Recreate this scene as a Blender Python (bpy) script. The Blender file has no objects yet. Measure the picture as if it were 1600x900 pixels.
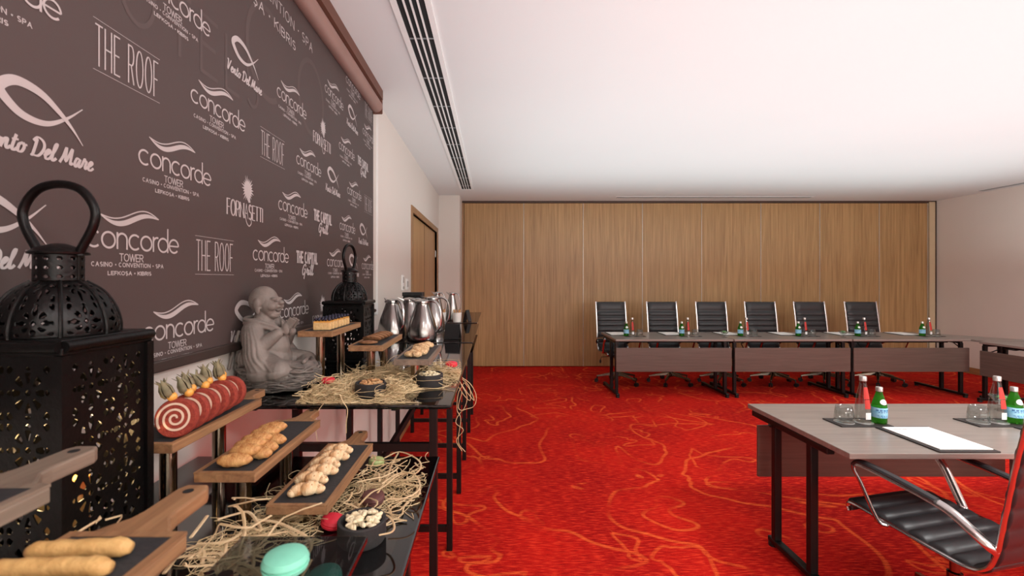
import bpy, math, random
from mathutils import Vector, Matrix
PI = math.pi
S = bpy.context.scene
COL = S.collection

# ------------------------------------------------------------------ camera, light, exposure
cam_d = bpy.data.cameras.new('camera'); cam = bpy.data.objects.new('camera', cam_d); COL.objects.link(cam)
cam.location = (0, 0, 1.5); cam.rotation_euler = (PI/2, 0, 0)
cam_d.sensor_width = 36; cam_d.lens = 16.0
cam_d.shift_x = 28.5/1600; cam_d.shift_y = -13/1600
cam_d.clip_start = 0.02; cam_d.clip_end = 60
cam_d.dof.use_dof = True; cam_d.dof.focus_distance = 2.6; cam_d.dof.aperture_fstop = 6.3
S.camera = cam

W = bpy.data.worlds.new('world'); S.world = W; W.use_nodes = True
W.node_tree.nodes['Background'].inputs[0].default_value = (.9, .92, 1, 1)
W.node_tree.nodes['Background'].inputs[1].default_value = 0.05

S.view_settings.view_transform = 'Standard'; S.view_settings.look = 'None'
S.view_settings.gamma = 1; S.view_settings.use_curve_mapping = False
S.view_settings.exposure = 0.2

YF_ = -3.0
def area(name, loc, rot, sx, sy, power, color=(1, .96, .91)):
    l = bpy.data.lights.new(name, 'AREA'); l.shape = 'RECTANGLE'; l.size = sx; l.size_y = sy
    l.energy = power; l.color = color
    o = bpy.data.objects.new(name, l); o.location = loc; o.rotation_euler = rot; COL.objects.link(o)
    return o
# added upward fill without a fixture, brightens the ceiling and the room
area('added_uplight', (3.3, 2.8, 1.68), (PI, 0, 0), 7.2, 7.6, 168, (.78, .98, 1))
# added overhead fill lights above and behind the photographer, for direct light
for lx, ly, lp in ((.9, -.9, 30), (2.6, 1.2, 44), (5.2, 1.4, 52), (2.9, -1.2, 40), (5.2, -1.2, 40)):
    area('added_downlight', (lx, ly, 2.845), (0, 0, 0), .45, .45, lp, (.96, .99, .97))

# added frontal fill before the closed wall behind the photographer, no window there
area('added_rear_fill', (3.4, YF_+.05, 1.75), (-PI/2, 0, 0), 7.0, 1.5, 175, (.88, .99, 1))

# ------------------------------------------------------------------ constants of the place
ZC = 2.857; XL = -.885; XR = 7.62; YB = 7.84; YF = -3.0
F = 711.1
def P(px, py, d): return Vector(((px-771.5)*d/F, d, 1.5-(py-437)*d/F))

# ------------------------------------------------------------------ materials
def lin(c):
    return tuple((x/255/12.92 if x/255 <= .04045 else ((x/255+.055)/1.055)**2.4) for x in c) + (1,)
def nt(m): return m.node_tree.nodes, m.node_tree.links
def mat(name, rgb, rough=.5, metal=0.0, var=0.0, vscale=8.0, bump=0.0, bscale=60.0, rgb2=None, stretch=(1, 1, 1), **kw):
    m = bpy.data.materials.new(name); m.use_nodes = True
    N, L = nt(m); b = N['Principled BSDF']
    b.inputs['Base Color'].default_value = lin(rgb); b.inputs['Roughness'].default_value = rough
    b.inputs['Metallic'].default_value = metal
    for k, v in kw.items(): b.inputs[k.replace('_', ' ')].default_value = v
    tc = N.new('ShaderNodeTexCoord'); mp = N.new('ShaderNodeMapping'); L.new(tc.outputs['Object'], mp.inputs[0])
    mp.inputs['Scale'].default_value = stretch
    if var > 0 or rgb2:
        n = N.new('ShaderNodeTexNoise'); n.inputs['Scale'].default_value = vscale; n.inputs['Detail'].default_value = 5
        L.new(mp.outputs[0], n.inputs['Vector'])
        r = N.new('ShaderNodeValToRGB'); L.new(n.outputs['Fac'], r.inputs[0])
        r.color_ramp.elements[0].position = .3; r.color_ramp.elements[1].position = .7
        c = lin(rgb)
        if rgb2: c0, c1 = c, lin(rgb2)
        else: c0 = tuple(x*(1-var) for x in c[:3])+(1,); c1 = tuple(min(1, x*(1+var)) for x in c[:3])+(1,)
        r.color_ramp.elements[0].color = c0; r.color_ramp.elements[1].color = c1
        L.new(r.outputs[0], b.inputs['Base Color'])
    if bump > 0:
        n2 = N.new('ShaderNodeTexNoise'); n2.inputs['Scale'].default_value = bscale; n2.inputs['Detail'].default_value = 4
        L.new(mp.outputs[0], n2.inputs['Vector'])
        bp = N.new('ShaderNodeBump'); bp.inputs['Strength'].default_value = bump; bp.inputs['Distance'].default_value = .01
        L.new(n2.outputs['Fac'], bp.inputs['Height']); L.new(bp.outputs[0], b.inputs['Normal'])
    return m
def wood(name, c1, c2, rough=.45, scale=(30, 30, 1.6), rnd=True, bump=.05):
    m = bpy.data.materials.new(name); m.use_nodes = True
    N, L = nt(m); b = N['Principled BSDF']; b.inputs['Roughness'].default_value = rough
    tc = N.new('ShaderNodeTexCoord'); mp = N.new('ShaderNodeMapping'); L.new(tc.outputs['Object'], mp.inputs[0])
    mp.inputs['Scale'].default_value = scale
    oi = N.new('ShaderNodeObjectInfo'); mu = N.new('ShaderNodeMath'); mu.operation = 'MULTIPLY'; mu.inputs[1].default_value = 37.0
    L.new(oi.outputs['Random'], mu.inputs[0]); L.new(mu.outputs[0], mp.inputs['Location'])
    n = N.new('ShaderNodeTexNoise'); n.inputs['Scale'].default_value = 1.0; n.inputs['Detail'].default_value = 8
    n.inputs['Roughness'].default_value = .62; n.inputs['Distortion'].default_value = .6
    L.new(mp.outputs[0], n.inputs['Vector'])
    r = N.new('ShaderNodeValToRGB'); L.new(n.outputs['Fac'], r.inputs[0])
    r.color_ramp.elements[0].position = .32; r.color_ramp.elements[1].position = .68
    r.color_ramp.elements[0].color = lin(c1); r.color_ramp.elements[1].color = lin(c2)
    L.new(r.outputs[0], b.inputs['Base Color'])
    bp = N.new('ShaderNodeBump'); bp.inputs['Strength'].default_value = bump; bp.inputs['Distance'].default_value = .004
    L.new(n.outputs['Fac'], bp.inputs['Height']); L.new(bp.outputs[0], b.inputs['Normal'])
    return m
def carpet():
    m = bpy.data.materials.new('red_carpet'); m.use_nodes = True
    N, L = nt(m); b = N['Principled BSDF']; b.inputs['Roughness'].default_value = .95
    b.inputs['Specular IOR Level'].default_value = .1
    tc = N.new('ShaderNodeTexCoord')
    def noise(scale, det, vec=None, dist=0.0):
        n = N.new('ShaderNodeTexNoise'); n.inputs['Scale'].default_value = scale; n.inputs['Detail'].default_value = det
        n.inputs['Distortion'].default_value = dist
        L.new(vec if vec else tc.outputs['Object'], n.inputs['Vector']); return n.outputs['Fac']
    def math_(op, a, bb, c=None):
        x = N.new('ShaderNodeMath'); x.operation = op
        for i, q in enumerate((a, bb, c)):
            if q is None: continue
            if isinstance(q, (int, float)): x.inputs[i].default_value = q
            else: L.new(q, x.inputs[i])
        return x.outputs[0]
    def mapr(v, a, b_, c, d):
        x = N.new('ShaderNodeMapRange'); x.interpolation_type = 'SMOOTHSTEP'
        x.inputs[1].default_value = a; x.inputs[2].default_value = b_; x.inputs[3].default_value = c; x.inputs[4].default_value = d
        L.new(v, x.inputs[0]); return x.outputs[0]
    # tufted rows running across the room
    mp = N.new('ShaderNodeMapping'); mp.inputs['Scale'].default_value = (15, 105, 1); L.new(tc.outputs['Object'], mp.inputs[0])
    rows = noise(1.0, 4, mp.outputs[0])
    tuft = noise(260, 2)
    # woven squiggles: level lines of a soft noise field, kept one width by dividing by the slope
    def field(vec, sc):
        n = N.new('ShaderNodeTexNoise'); n.inputs['Scale'].default_value = sc; n.inputs['Detail'].default_value = 2.4
        n.inputs['Roughness'].default_value = .42; n.inputs['Distortion'].default_value = .8
        L.new(vec, n.inputs['Vector']); return n.outputs['Fac']
    def squiggle(ox, oy, sc, K, w):
        def shifted(dx, dy):
            m_ = N.new('ShaderNodeMapping'); m_.inputs['Location'].default_value = (ox+dx, oy+dy, 0); L.new(tc.outputs['Object'], m_.inputs[0]); return m_.outputs[0]
        e = .008
        f0, fx, fy = field(shifted(0, 0), sc), field(shifted(e, 0), sc), field(shifted(0, e), sc)
        gx, gy = math_('SUBTRACT', fx, f0), math_('SUBTRACT', fy, f0)
        grad = math_('DIVIDE', math_('SQRT', math_('ADD', math_('MULTIPLY', gx, gx), math_('MULTIPLY', gy, gy)), 0), e)
        lev = math_('DIVIDE', math_('ABSOLUTE', math_('SUBTRACT', math_('FRACT', math_('MULTIPLY', f0, K), 0), .5), 0), K)
        return mapr(math_('DIVIDE', lev, math_('MAXIMUM', grad, .03)), w*.25, w, 1, 0)
    l1 = math_('MAXIMUM', squiggle(0, 0, 1.1, 5.0, .02), math_('MULTIPLY', squiggle(5.3, 2.7, 1.5, 4.0, .017), .8))
    brk = mapr(noise(1.6, 2), .42, .56, .08, 1)
    lines = math_('MULTIPLY', l1, brk)
    lines = math_('MULTIPLY', lines, mapr(math_('ADD', math_('MULTIPLY', rows, .6), math_('MULTIPLY', tuft, .4)), .36, .6, .2, 1))
    patch = mapr(noise(1.1, 3), .35, .68, 0, 1)
    def mix(f, a, c):
        x = N.new('ShaderNodeMix'); x.data_type = 'RGBA'
        if isinstance(f, float): x.inputs[0].default_value = f
        else: L.new(f, x.inputs[0])
        for q, s in ((a, 6), (c, 7)):
            if isinstance(q, tuple): x.inputs[s].default_value = q
            else: L.new(q, x.inputs[s])
        return x.outputs[2]
    base = mix(patch, lin((158, 8, 14)), lin((200, 24, 18)))
    base = mix(mapr(rows, .49, .64, 0, .85), base, lin((232, 58, 36)))
    base = mix(mapr(rows, .30, .46, .7, 0), base, lin((124, 4, 12)))
    base = mix(mapr(tuft, .42, .7, 0, .4), base, lin((222, 50, 30)))
    colr = mix(math_('MULTIPLY', lines, .9), base, lin((248, 104, 50)))
    L.new(colr, b.inputs['Base Color'])
    bp = N.new('ShaderNodeBump'); bp.inputs['Strength'].default_value = .5; bp.inputs['Distance'].default_value = .006
    L.new(math_('ADD', rows, math_('MULTIPLY', tuft, .6)), bp.inputs['Height']); L.new(bp.outputs[0], b.inputs['Normal'])
    return m
def glassy(name, tint, refl=.12, rough=.02, trans=.5):
    """tinted see-through sheet glass: transparent + glossy by fresnel"""
    m = bpy.data.materials.new(name); m.use_nodes = True
    N, L = nt(m); N.remove(N['Principled BSDF']); out = N['Material Output']
    t = N.new('ShaderNodeBsdfTransparent'); t.inputs[0].default_value = lin(tint)
    g = N.new('ShaderNodeBsdfGlossy'); g.inputs['Roughness'].default_value = rough; g.inputs[0].default_value = (1, 1, 1, 1)
    lw = N.new('ShaderNodeLayerWeight'); lw.inputs[0].default_value = .5
    pw = N.new('ShaderNodeMath'); pw.operation = 'POWER'; pw.inputs[1].default_value = 4.0; L.new(lw.outputs['Facing'], pw.inputs[0])
    fr = N.new('ShaderNodeMath'); fr.operation = 'MULTIPLY_ADD'; fr.inputs[1].default_value = .7; fr.inputs[2].default_value = .045; L.new(pw.outputs[0], fr.inputs[0])
    mx = N.new('ShaderNodeMixShader'); L.new(fr.outputs[0], mx.inputs[0]); L.new(t.outputs[0], mx.inputs[1]); L.new(g.outputs[0], mx.inputs[2])
    L.new(mx.outputs[0], out.inputs[0])
    return m

M = {}
M['carpet'] = carpet()
M['ceiling'] = mat('ceiling_paint', (226, 227, 226), .9, var=.012, vscale=.6)
M['wall'] = mat('wall_paint', (218, 210, 202), .75, var=.02, vscale=.9, bump=.03, bscale=220)
M['wall_r'] = mat('wall_covering', (228, 216, 207), .7, var=.03, vscale=1.2, bump=.04, bscale=160)
M['panel'] = wood('oak_veneer', (150, 114, 72), (190, 152, 102), .42, (38, 38, 1.1))
M['doorwood'] = wood('door_oak', (160, 124, 84), (190, 152, 106), .45, (34, 34, 1.2))
M['framewood'] = wood('frame_oak', (138, 102, 70), (168, 130, 92), .45, (34, 34, 2))
M['skirt'] = wood('skirting_oak', (150, 104, 66), (176, 128, 84), .45, (2, 2, 30))
M['track'] = mat('track_dark', (70, 50, 38), .5, var=.1)
M['cream'] = mat('cream_jamb', (206, 184, 150), .6, var=.03)
M['alu'] = mat('pale_aluminium', (214, 204, 190), .35, .4, var=.05)
M['white'] = mat('white_paint', (238, 238, 236), .5, var=.02)
M['slot'] = mat('slot_black', (14, 14, 15), .8, var=.1)
M['grille'] = mat('grille_grey', (150, 156, 158), .5, var=.05)
M['banner'] = mat('banner_print', (74, 61, 59), .62, var=.06, vscale=1.1, bump=.02, bscale=300)
M['print'] = mat('print_pale', (184, 176, 175), .65, var=.03, vscale=20)
M['faint'] = mat('banner_faint', (83, 70, 68), .62, var=.04, vscale=6)  # slightly lighter than the banner cloth, for the large letters
M['roller'] = mat('roller_tube', (150, 118, 108), .5, .1, var=.05, vscale=5)
M['rollerboard'] = mat('roller_board', (104, 66, 52), .55, var=.08, vscale=6)
M['bar'] = mat('banner_bar', (58, 46, 42), .5, var=.1, vscale=9)
M['top'] = wood('table_laminate', (128, 117, 110), (150, 138, 130), .3, (2.2, 46, 46), bump=.02)
M['top2'] = wood('panel_laminate', (90, 76, 69), (106, 90, 82), .4, (2.2, 46, 46), bump=.02)
M['black'] = mat('black_steel', (17, 15, 15), .42, .3, var=.15, vscale=20)
M['chrome'] = mat('chrome', (190, 188, 186), .2, 1.0, var=.05, vscale=15)
M['steel'] = mat('brushed_steel', (150, 147, 144), .22, 1.0, var=.06, vscale=60, stretch=(1, 1, .05), bump=.03, bscale=150)
M['bronze'] = mat('base_metal', (120, 108, 98), .25, 1.0, var=.06)
M['leather'] = mat('black_leather', (34, 33, 35), .42, var=.12, vscale=30, bump=.06, bscale=350)
M['plastic'] = mat('black_plastic', (20, 20, 21), .5, var=.1, vscale=20)
M['paper'] = mat('paper', (245, 244, 240), .8, var=.01, vscale=5)
M['ink'] = mat('ink_grey', (150, 146, 142), .8, var=.05)
M['padl'] = mat('pad_leather', (42, 36, 34), .5, var=.12, vscale=30, bump=.08, bscale=400)
M['glass'] = mat('clear_glass', (252, 254, 253), .01, Transmission_Weight=1.0, IOR=1.25)
M['gglass'] = mat('green_glass', (60, 150, 40), .04, var=.04, Transmission_Weight=.75, IOR=1.2)
M['water'] = glassy('bottle_glass', (222, 224, 222))
M['glass'] = glassy('tumbler_glass', (236, 238, 237))
M['lblue'] = mat('label_blue', (120, 186, 220), .6, rgb2=(170, 212, 232), vscale=70)
M['lbluedark'] = mat('label_navy', (44, 84, 150), .6, var=.1)
M['lred'] = mat('label_red', (196, 50, 42), .6, var=.05)
M['lwhite'] = mat('label_white', (232, 232, 230), .6, var=.03)
M['silver'] = mat('cap_silver', (220, 220, 218), .3, .8, var=.04)
M['mint'] = mat('mint_green', (64, 120, 62), .6, rgb2=(104, 160, 90), vscale=60)
M['bglass'] = mat('black_glass', (9, 9, 10), .06, var=.05, vscale=4, Coat_Weight=.5)
M['sglass'] = glassy('smoked_glass', (158, 156, 154))
M['rglass'] = glassy('riser_glass', (176, 182, 180))
M['iron'] = mat('lantern_iron', (17, 15, 15), .38, .55, var=.2, vscale=25, bump=.1, bscale=120)
M['stone'] = mat('statue_stone', (104, 95, 89), .6, rgb2=(136, 125, 118), vscale=14, bump=.15, bscale=90)
M['bark'] = mat('nest_resin', (78, 71, 67), .7, rgb2=(120, 110, 103), vscale=30, bump=.5, bscale=60, stretch=(1, 1, 2.5))
M['bwood'] = wood('board_walnut', (116, 80, 54), (168, 126, 88), .5, (50, 3, 50), bump=.08)
M['bwood2'] = wood('board_greyed', (104, 88, 76), (138, 120, 104), .55, (50, 3, 50), bump=.08)
M['slate'] = mat('slate', (42, 42, 44), .7, var=.15, vscale=18, bump=.12, bscale=120)
M['post'] = mat('post_steel', (150, 134, 116), .16, 1.0, var=.08, vscale=6)
M['straw'] = mat('wood_wool', (196, 168, 124), .8, rgb2=(226, 202, 160), vscale=25)
M['raffia'] = mat('raffia', (188, 158, 116), .75, rgb2=(220, 194, 154), vscale=18)
M['cake'] = mat('red_sponge', (132, 44, 33), .85, rgb2=(160, 64, 46), vscale=160, bump=.4, bscale=300)
M['cream2'] = mat('cream_filling', (226, 196, 172), .6, var=.04, vscale=60)
M['berry'] = mat('golden_berry', (218, 150, 62), .35, rgb2=(232, 172, 84), vscale=30)
M['husk'] = mat('dry_husk', (112, 104, 80), .8, rgb2=(148, 138, 106), vscale=50)
M['bun'] = mat('baked_bun', (170, 108, 54), .55, rgb2=(220, 174, 112), vscale=45, stretch=(3, 1, 1), bump=.35, bscale=160)
M['twist'] = mat('glazed_pastry', (190, 128, 66), .5, rgb2=(240, 220, 180), vscale=34, stretch=(2.5, 1, 1), bump=.3, bscale=120)
M['seed'] = mat('seed_brown', (150, 88, 46), .6, rgb2=(190, 128, 70), vscale=90)
M['stick'] = mat('breadstick', (188, 144, 84), .6, rgb2=(214, 172, 110), vscale=40, bump=.3, bscale=110)
M['cookie'] = mat('brown_cookie', (112, 74, 46), .7, rgb2=(140, 96, 62), vscale=60, bump=.5, bscale=110)
M['nutcookie'] = mat('nut_cookie', (196, 156, 110), .7, rgb2=(228, 196, 152), vscale=80, bump=.8, bscale=110)
M['bar2'] = mat('cake_yellow', (206, 162, 104), .75, rgb2=(226, 190, 134), vscale=110, bump=.4, bscale=160)
M['blueb'] = mat('blueberry', (36, 36, 56), .45, var=.2, vscale=40)
M['bowl'] = mat('bowl_stone', (42, 40, 40), .72, var=.12, vscale=40, bump=.15, bscale=120)
M['nut'] = mat('nut_brown', (176, 126, 80), .6, rgb2=(206, 160, 110), vscale=60)
M['nutw'] = mat('nut_pale', (214, 192, 152), .6, rgb2=(234, 220, 188), vscale=60)
M['m_mint'] = mat('macaron_mint', (126, 206, 180), .6, var=.04, vscale=60, bump=.06, bscale=160)
M['m_mint_dim'] = mat('macaron_mint_dim', (52, 128, 118), .6, var=.05, vscale=60, bump=.06, bscale=160)  # mint shell, dimming by the glass above is put into its colour
M['m_green'] = mat('macaron_green', (172, 184, 122), .6, var=.05, vscale=60, bump=.06, bscale=160)
M['m_brown'] = mat('macaron_cocoa', (92, 54, 50), .6, var=.06, vscale=60, bump=.06, bscale=160)
M['m_red'] = mat('macaron_red', (220, 44, 62), .6, var=.05, vscale=60, bump=.06, bscale=160)
M['ceramic'] = mat('white_ceramic', (232, 228, 222), .25, var=.02)
M['wax'] = mat('candle_wax', (236, 190, 110), .6, var=.05, vscale=10, Subsurface_Weight=.2)
M['sw_grey'] = mat('switch_grey', (176, 172, 168), .5, var=.04)
def emis(name, rgb, st):
    m = bpy.data.materials.new(name); m.use_nodes = True
    b = m.node_tree.nodes['Principled BSDF']; b.inputs['Base Color'].default_value = lin(rgb)
    b.inputs['Emission Color'].default_value = lin(rgb); b.inputs['Emission Strength'].default_value = st
    return m
M['flame'] = emis('candle_flame', (255, 190, 90), 6)

# ------------------------------------------------------------------ mesh helpers
class MB:
    def __init__(s): s.v = []; s.f = []
    def add(s, vs, fs, mtx=None):
        o = len(s.v)
        s.v += [tuple(mtx @ Vector(q)) for q in vs] if mtx is not None else [tuple(q) for q in vs]
        s.f += [tuple(i+o for i in q) for q in fs]; return s
    def box(s, x0, x1, y0, y1, z0, z1, mtx=None):
        return s.add([(x0,y0,z0),(x1,y0,z0),(x1,y1,z0),(x0,y1,z0),(x0,y0,z1),(x1,y0,z1),(x1,y1,z1),(x0,y1,z1)],
                     [(0,3,2,1),(4,5,6,7),(0,1,5,4),(1,2,6,5),(2,3,7,6),(3,0,4,7)], mtx)
    def bar(s, p0, p1, w, h, up=(0, 0, 1)):
        p0 = Vector(p0); p1 = Vector(p1); d = (p1-p0); l = d.length; d.normalize()
        u = Vector(up); x = d.cross(u)
        if x.length < 1e-4: x = d.cross(Vector((1, 0, 0)))
        x.normalize(); z = x.cross(d)
        m = Matrix(((x.x, d.x, z.x, p0.x), (x.y, d.y, z.y, p0.y), (x.z, d.z, z.z, p0.z), (0, 0, 0, 1)))
        return s.box(-w/2, w/2, 0, l, -h/2, h/2, m)
    def prism(s, poly, z0, z1, mtx=None):
        n = len(poly)
        vs = [(x, y, z0) for x, y in poly] + [(x, y, z1) for x, y in poly]
        fs = [tuple(range(n-1, -1, -1)), tuple(range(n, 2*n))] + [(i, (i+1) % n, n+(i+1) % n, n+i) for i in range(n)]
        return s.add(vs, fs, mtx)
    def lathe(s, prof, c=(0, 0, 0), seg=24, mtx=None):
        vs = []; fs = []; n = len(prof)
        for r, z in prof:
            for k in range(seg):
                a = 2*PI*k/seg; vs.append((c[0]+r*math.cos(a), c[1]+r*math.sin(a), c[2]+z))
        for i in range(n-1):
            for k in range(seg):
                k2 = (k+1) % seg; fs.append((i*seg+k, i*seg+k2, (i+1)*seg+k2, (i+1)*seg+k))
        if prof[0][0] > 1e-5: fs.append(tuple(range(seg-1, -1, -1)))
        if prof[-1][0] > 1e-5: fs.append(tuple((n-1)*seg+k for k in range(seg)))
        return s.add(vs, fs, mtx)
    def tube(s, pts, r, seg=8, closed=False, flat=None):
        pts = [Vector(p) for p in pts]; n = len(pts); vs = []; fs = []
        up = None
        for i, p in enumerate(pts):
            a = pts[(i-1) % n] if (closed or i > 0) else p
            b = pts[(i+1) % n] if (closed or i < n-1) else p
            t = (b-a); t = t.normalized() if t.length > 1e-9 else Vector((0, 0, 1))
            if up is None:
                up = Vector((0, 0, 1)) if abs(t.z) < .9 else Vector((1, 0, 0))
            x = t.cross(up)
            if x.length < 1e-5: x = t.orthogonal()
            x.normalize(); y = x.cross(t); up = y
            rr = r[i] if isinstance(r, (list, tuple)) else r
            for k in range(seg):
                ang = 2*PI*k/seg
                fx, fy = (1, 1) if flat is None else flat
                vs.append(tuple(p + x*(rr*fx*math.cos(ang)) + y*(rr*fy*math.sin(ang))))
        m = n if closed else n-1
        for i in range(m):
            j = (i+1) % n
            for k in range(seg):
                k2 = (k+1) % seg; fs.append((i*seg+k, i*seg+k2, j*seg+k2, j*seg+k))
        if not closed:
            fs.append(tuple(range(seg-1, -1, -1))); fs.append(tuple((n-1)*seg+k for k in range(seg)))
        return s.add(vs, fs)
    def ell(s, c, r, nu=14, nv=9, mtx=None):
        vs = [(c[0], c[1], c[2]-r[2])]; fs = []
        for j in range(1, nv):
            ph = -PI/2+PI*j/nv
            for i in range(nu):
                a = 2*PI*i/nu
                vs.append((c[0]+r[0]*math.cos(ph)*math.cos(a), c[1]+r[1]*math.cos(ph)*math.sin(a), c[2]+r[2]*math.sin(ph)))
        vs.append((c[0], c[1], c[2]+r[2])); top = len(vs)-1
        for i in range(nu):
            fs.append((0, 1+(i+1) % nu, 1+i)); fs.append((top, top-nu+i, top-nu+(i+1) % nu))
        for j in range(nv-2):
            for i in range(nu):
                a = 1+j*nu+i; b = 1+j*nu+(i+1) % nu; fs.append((a, b, b+nu, a+nu))
        return s.add(vs, fs, mtx)
    def mesh(s, name, m=None, smooth=False):
        me = bpy.data.meshes.new(name); me.from_pydata(s.v, [], s.f)
        if m is not None: me.materials.append(m)
        if smooth:
            me.shade_smooth()
            if smooth != 'all':
                try: me.set_sharp_from_angle(angle=math.radians(40))
                except Exception: pass
        me.update(); return me
    def build(s, name, m, parent=None, smooth=False, bevel=0, loc=None, seg=2):
        o = bpy.data.objects.new(name, s.mesh(name, m, smooth)); COL.objects.link(o)
        if parent is not None: o.parent = parent
        if loc is not None: o.location = loc
        if bevel:
            b = o.modifiers.new('bevel', 'BEVEL'); b.width = bevel; b.segments = seg; b.limit_method = 'ANGLE'
        return o
def tag(o, label=None, cat=None, group=None, kind=None):
    if label: o['label'] = label
    if cat: o['category'] = cat
    if group: o['group'] = group
    if kind: o['kind'] = kind
    return o
def thing(name, loc, label, cat, group=None, rz=0):
    o = bpy.data.objects.new(name, None); o.empty_display_size = .05; COL.objects.link(o)
    o.location = loc; o.rotation_euler = (0, 0, rz); return tag(o, label, cat, group)
def copy_tree(o, parent=None):
    c = o.copy(); COL.objects.link(c); c.parent = parent
    for ch in list(o.children): copy_tree(ch, c)
    return c
def dup(o, loc, rz, label):
    c = copy_tree(o); c.location = loc; c.rotation_euler = (0, 0, rz); c['label'] = label; return c
def cat_rom(pts, n=8, closed=False):
    pts = [Vector(p) for p in pts]; out = []; m = len(pts)
    rng = range(m) if closed else range(m-1)
    for i in rng:
        p0 = pts[(i-1) % m] if (closed or i > 0) else pts[i]*2-pts[i+1]
        p1 = pts[i]; p2 = pts[(i+1) % m]
        p3 = pts[(i+2) % m] if (closed or i < m-2) else p2*2-p1
        for k in range(n):
            t = k/n
            out.append(.5*((2*p1)+(p2-p0)*t+(2*p0-5*p1+4*p2-p3)*t*t+(3*p1-p0-3*p2+p3)*t**3))
    if not closed: out.append(pts[-1])
    return out
def struct(o): o['kind'] = 'structure'; return o
ORD = ['first', 'second', 'third', 'fourth', 'fifth', 'sixth', 'seventh', 'eighth', 'ninth']

# ------------------------------------------------------------------ room shell
struct(MB().box(XL-.1, XR+.1, YF-.1, YB+.2, -.08, 0).build('floor', M['carpet']))
struct(MB().box(XL-.1, XR+.1, YF-.1, YB+.2, ZC, ZC+.08).build('ceiling', M['ceiling']))
dY0, dY1, dZ = 4.93, 7.07, 2.23
wl = MB().box(XL-.1, XL, YF-.1, dY0, 0, ZC).box(XL-.1, XL, dY1, YB+.2, 0, ZC).box(XL-.1, XL, dY0, dY1, dZ, ZC)
struct(wl.build('wall_left', M['wall']))
struct(MB().box(XR, XR+.1, YF-.1, YB+.2, 0, ZC).build('wall_right', M['wall_r']))
struct(MB().box(XL, XR, YF-.1, YF, 0, ZC).build('wall_front', M['wall']))
wb = struct(MB().box(XL, XR, YB+.06, YB+.2, 0, ZC).build('wall_back', M['track']))
struct(MB().box(XL, -.548, 7.33, YB+.06, 0, ZC).build('wall_left_column', M['wall']))
struct(MB().box(7.49, XR-.035, YB-.02, YB+.06, 0, ZC-.02).build('trim_1', M['cream']))
struct(MB().box(XR-.03, XR, YB-.01, YB+.06, 0, ZC).build('trim_2', M['track']))
struct(MB().box(-.548, XR, YB-.005, YB+.06, ZC-.035, ZC).build('trim_3', M['track']))
struct(MB().box(-.548, -.516, YB, YB+.06, 0, ZC-.035).build('trim_4', M['framewood']))
struct(MB().box(XR-.018, XR, YF, YB-.01, 0, .1).build('baseboard_right', M['skirt'], bevel=.003))
struct(MB().box(XL, XL+.016, YF, dY0-.1, 0, .1).build('baseboard_left', M['skirt'], bevel=.003))
# folding partition of eight oak panels, with pale edge profiles
pitch = 1.0
pm = MB().box(0, 0, 0, 0, 0, 0)
px0 = [725, 818.5, 911.5, 1004, 1096.5, 1189, 1281, 1374, 1449.5]
for i in range(8):
    xa = (px0[i]-771.5)*YB/F; xb = (px0[i+1]-771.5)*YB/F
    p = MB().box(.004, xb-xa-.008, 0, .05, .012, ZC-.04).build('partition_panel', M['panel'], wb, bevel=.003, loc=(xa, YB, 0))
    MB().box(xb-xa-.006, xb-xa+.001, -.004, .05, .012, ZC-.04).build('edge_profile', M['alu'], p)
# door in the left wall
dr = struct(MB().box(XL-.07, XL-.03, dY0, dY1, 0, dZ).build('door_1', M['doorwood']))
fr = MB().box(XL-.1, XL+.015, dY0-.07, dY0, 0, dZ+.07).box(XL-.1, XL+.015, dY1, dY1+.07, 0, dZ+.07).box(XL-.1, XL+.015, dY0, dY1, dZ, dZ+.07)
fr.build('door_frame', M['framewood'], dr, bevel=.004)
MB().box(XL-.031, XL-.027, (dY0+dY1)/2-.004, (dY0+dY1)/2+.004, 0, dZ).build('door_gap', M['track'], dr)
for z in (.35, 1.9): MB().tube([(XL-.022, dY1-.01, z-.05), (XL-.022, dY1-.01, z+.05)], .009, 8).build('hinge', M['steel'], dr)
MB().tube(cat_rom([(XL-.03, 5.9, 1.05), (XL+.03, 5.9, 1.05), (XL+.035, 5.83, 1.05), (XL+.035, 5.78, 1.05)], 5), .01, 8).build('door_handle', M['steel'], dr, True)
# linear slot diffuser in the ceiling
cd = thing('ceiling_diffuser', (-.405, 4.3, ZC), 'long ceiling slot diffuser with four black slots, running beside the banner wall', 'air diffuser')
y0, y1 = -2.5, 2.52
MB().box(-.07, .072, y0+.02, y1-.02, -.003, -.0005).build('slot_backing', M['slot'], cd)
fm = MB().box(-.098, -.068, y0, y1, -.012, -.0005).box(.07, .10, y0, y1, -.012, -.0005).box(-.068, .07, y0, y0+.02, -.012, -.0005).box(-.068, .07, y1-.02, y1, -.012, -.0005)
fm.build('frame', M['white'], cd)
for k in range(3):
    xk = -.068+.0345*(k+1); MB().box(xk-.0045, xk+.0045, y0+.02, y1-.02, -.012, -.003).build('blade', M['white'], cd)
for k in range(10):
    yk = y0+.25+k*.5; MB().box(-.068, .07, yk-.004, yk+.004, -.008, -.003).build('cross_tie', M['grille'], cd)
def slim(x0, x1, y0, y1, label):
    o = thing('ceiling_grille', ((x0+x1)/2, (y0+y1)/2, ZC), label, 'air grille', 'slim ceiling grilles')
    a, b = (x1-x0)/2, (y1-y0)/2
    MB().box(-a, a, -b, b, -.004, -.0005).build('frame', M['white'], o)
    if a > b: MB().box(-a+.02, a-.02, -b+.02, b-.02, -.008, -.004).build('grille_core', M['grille'], o)
    else: MB().box(-a+.02, a-.02, -b+.02, b-.02, -.008, -.004).build('grille_core', M['grille'], o)
slim(2.0, 5.22, 7.42, 7.53, 'slim white ceiling grille just in front of the oak partition')
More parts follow.
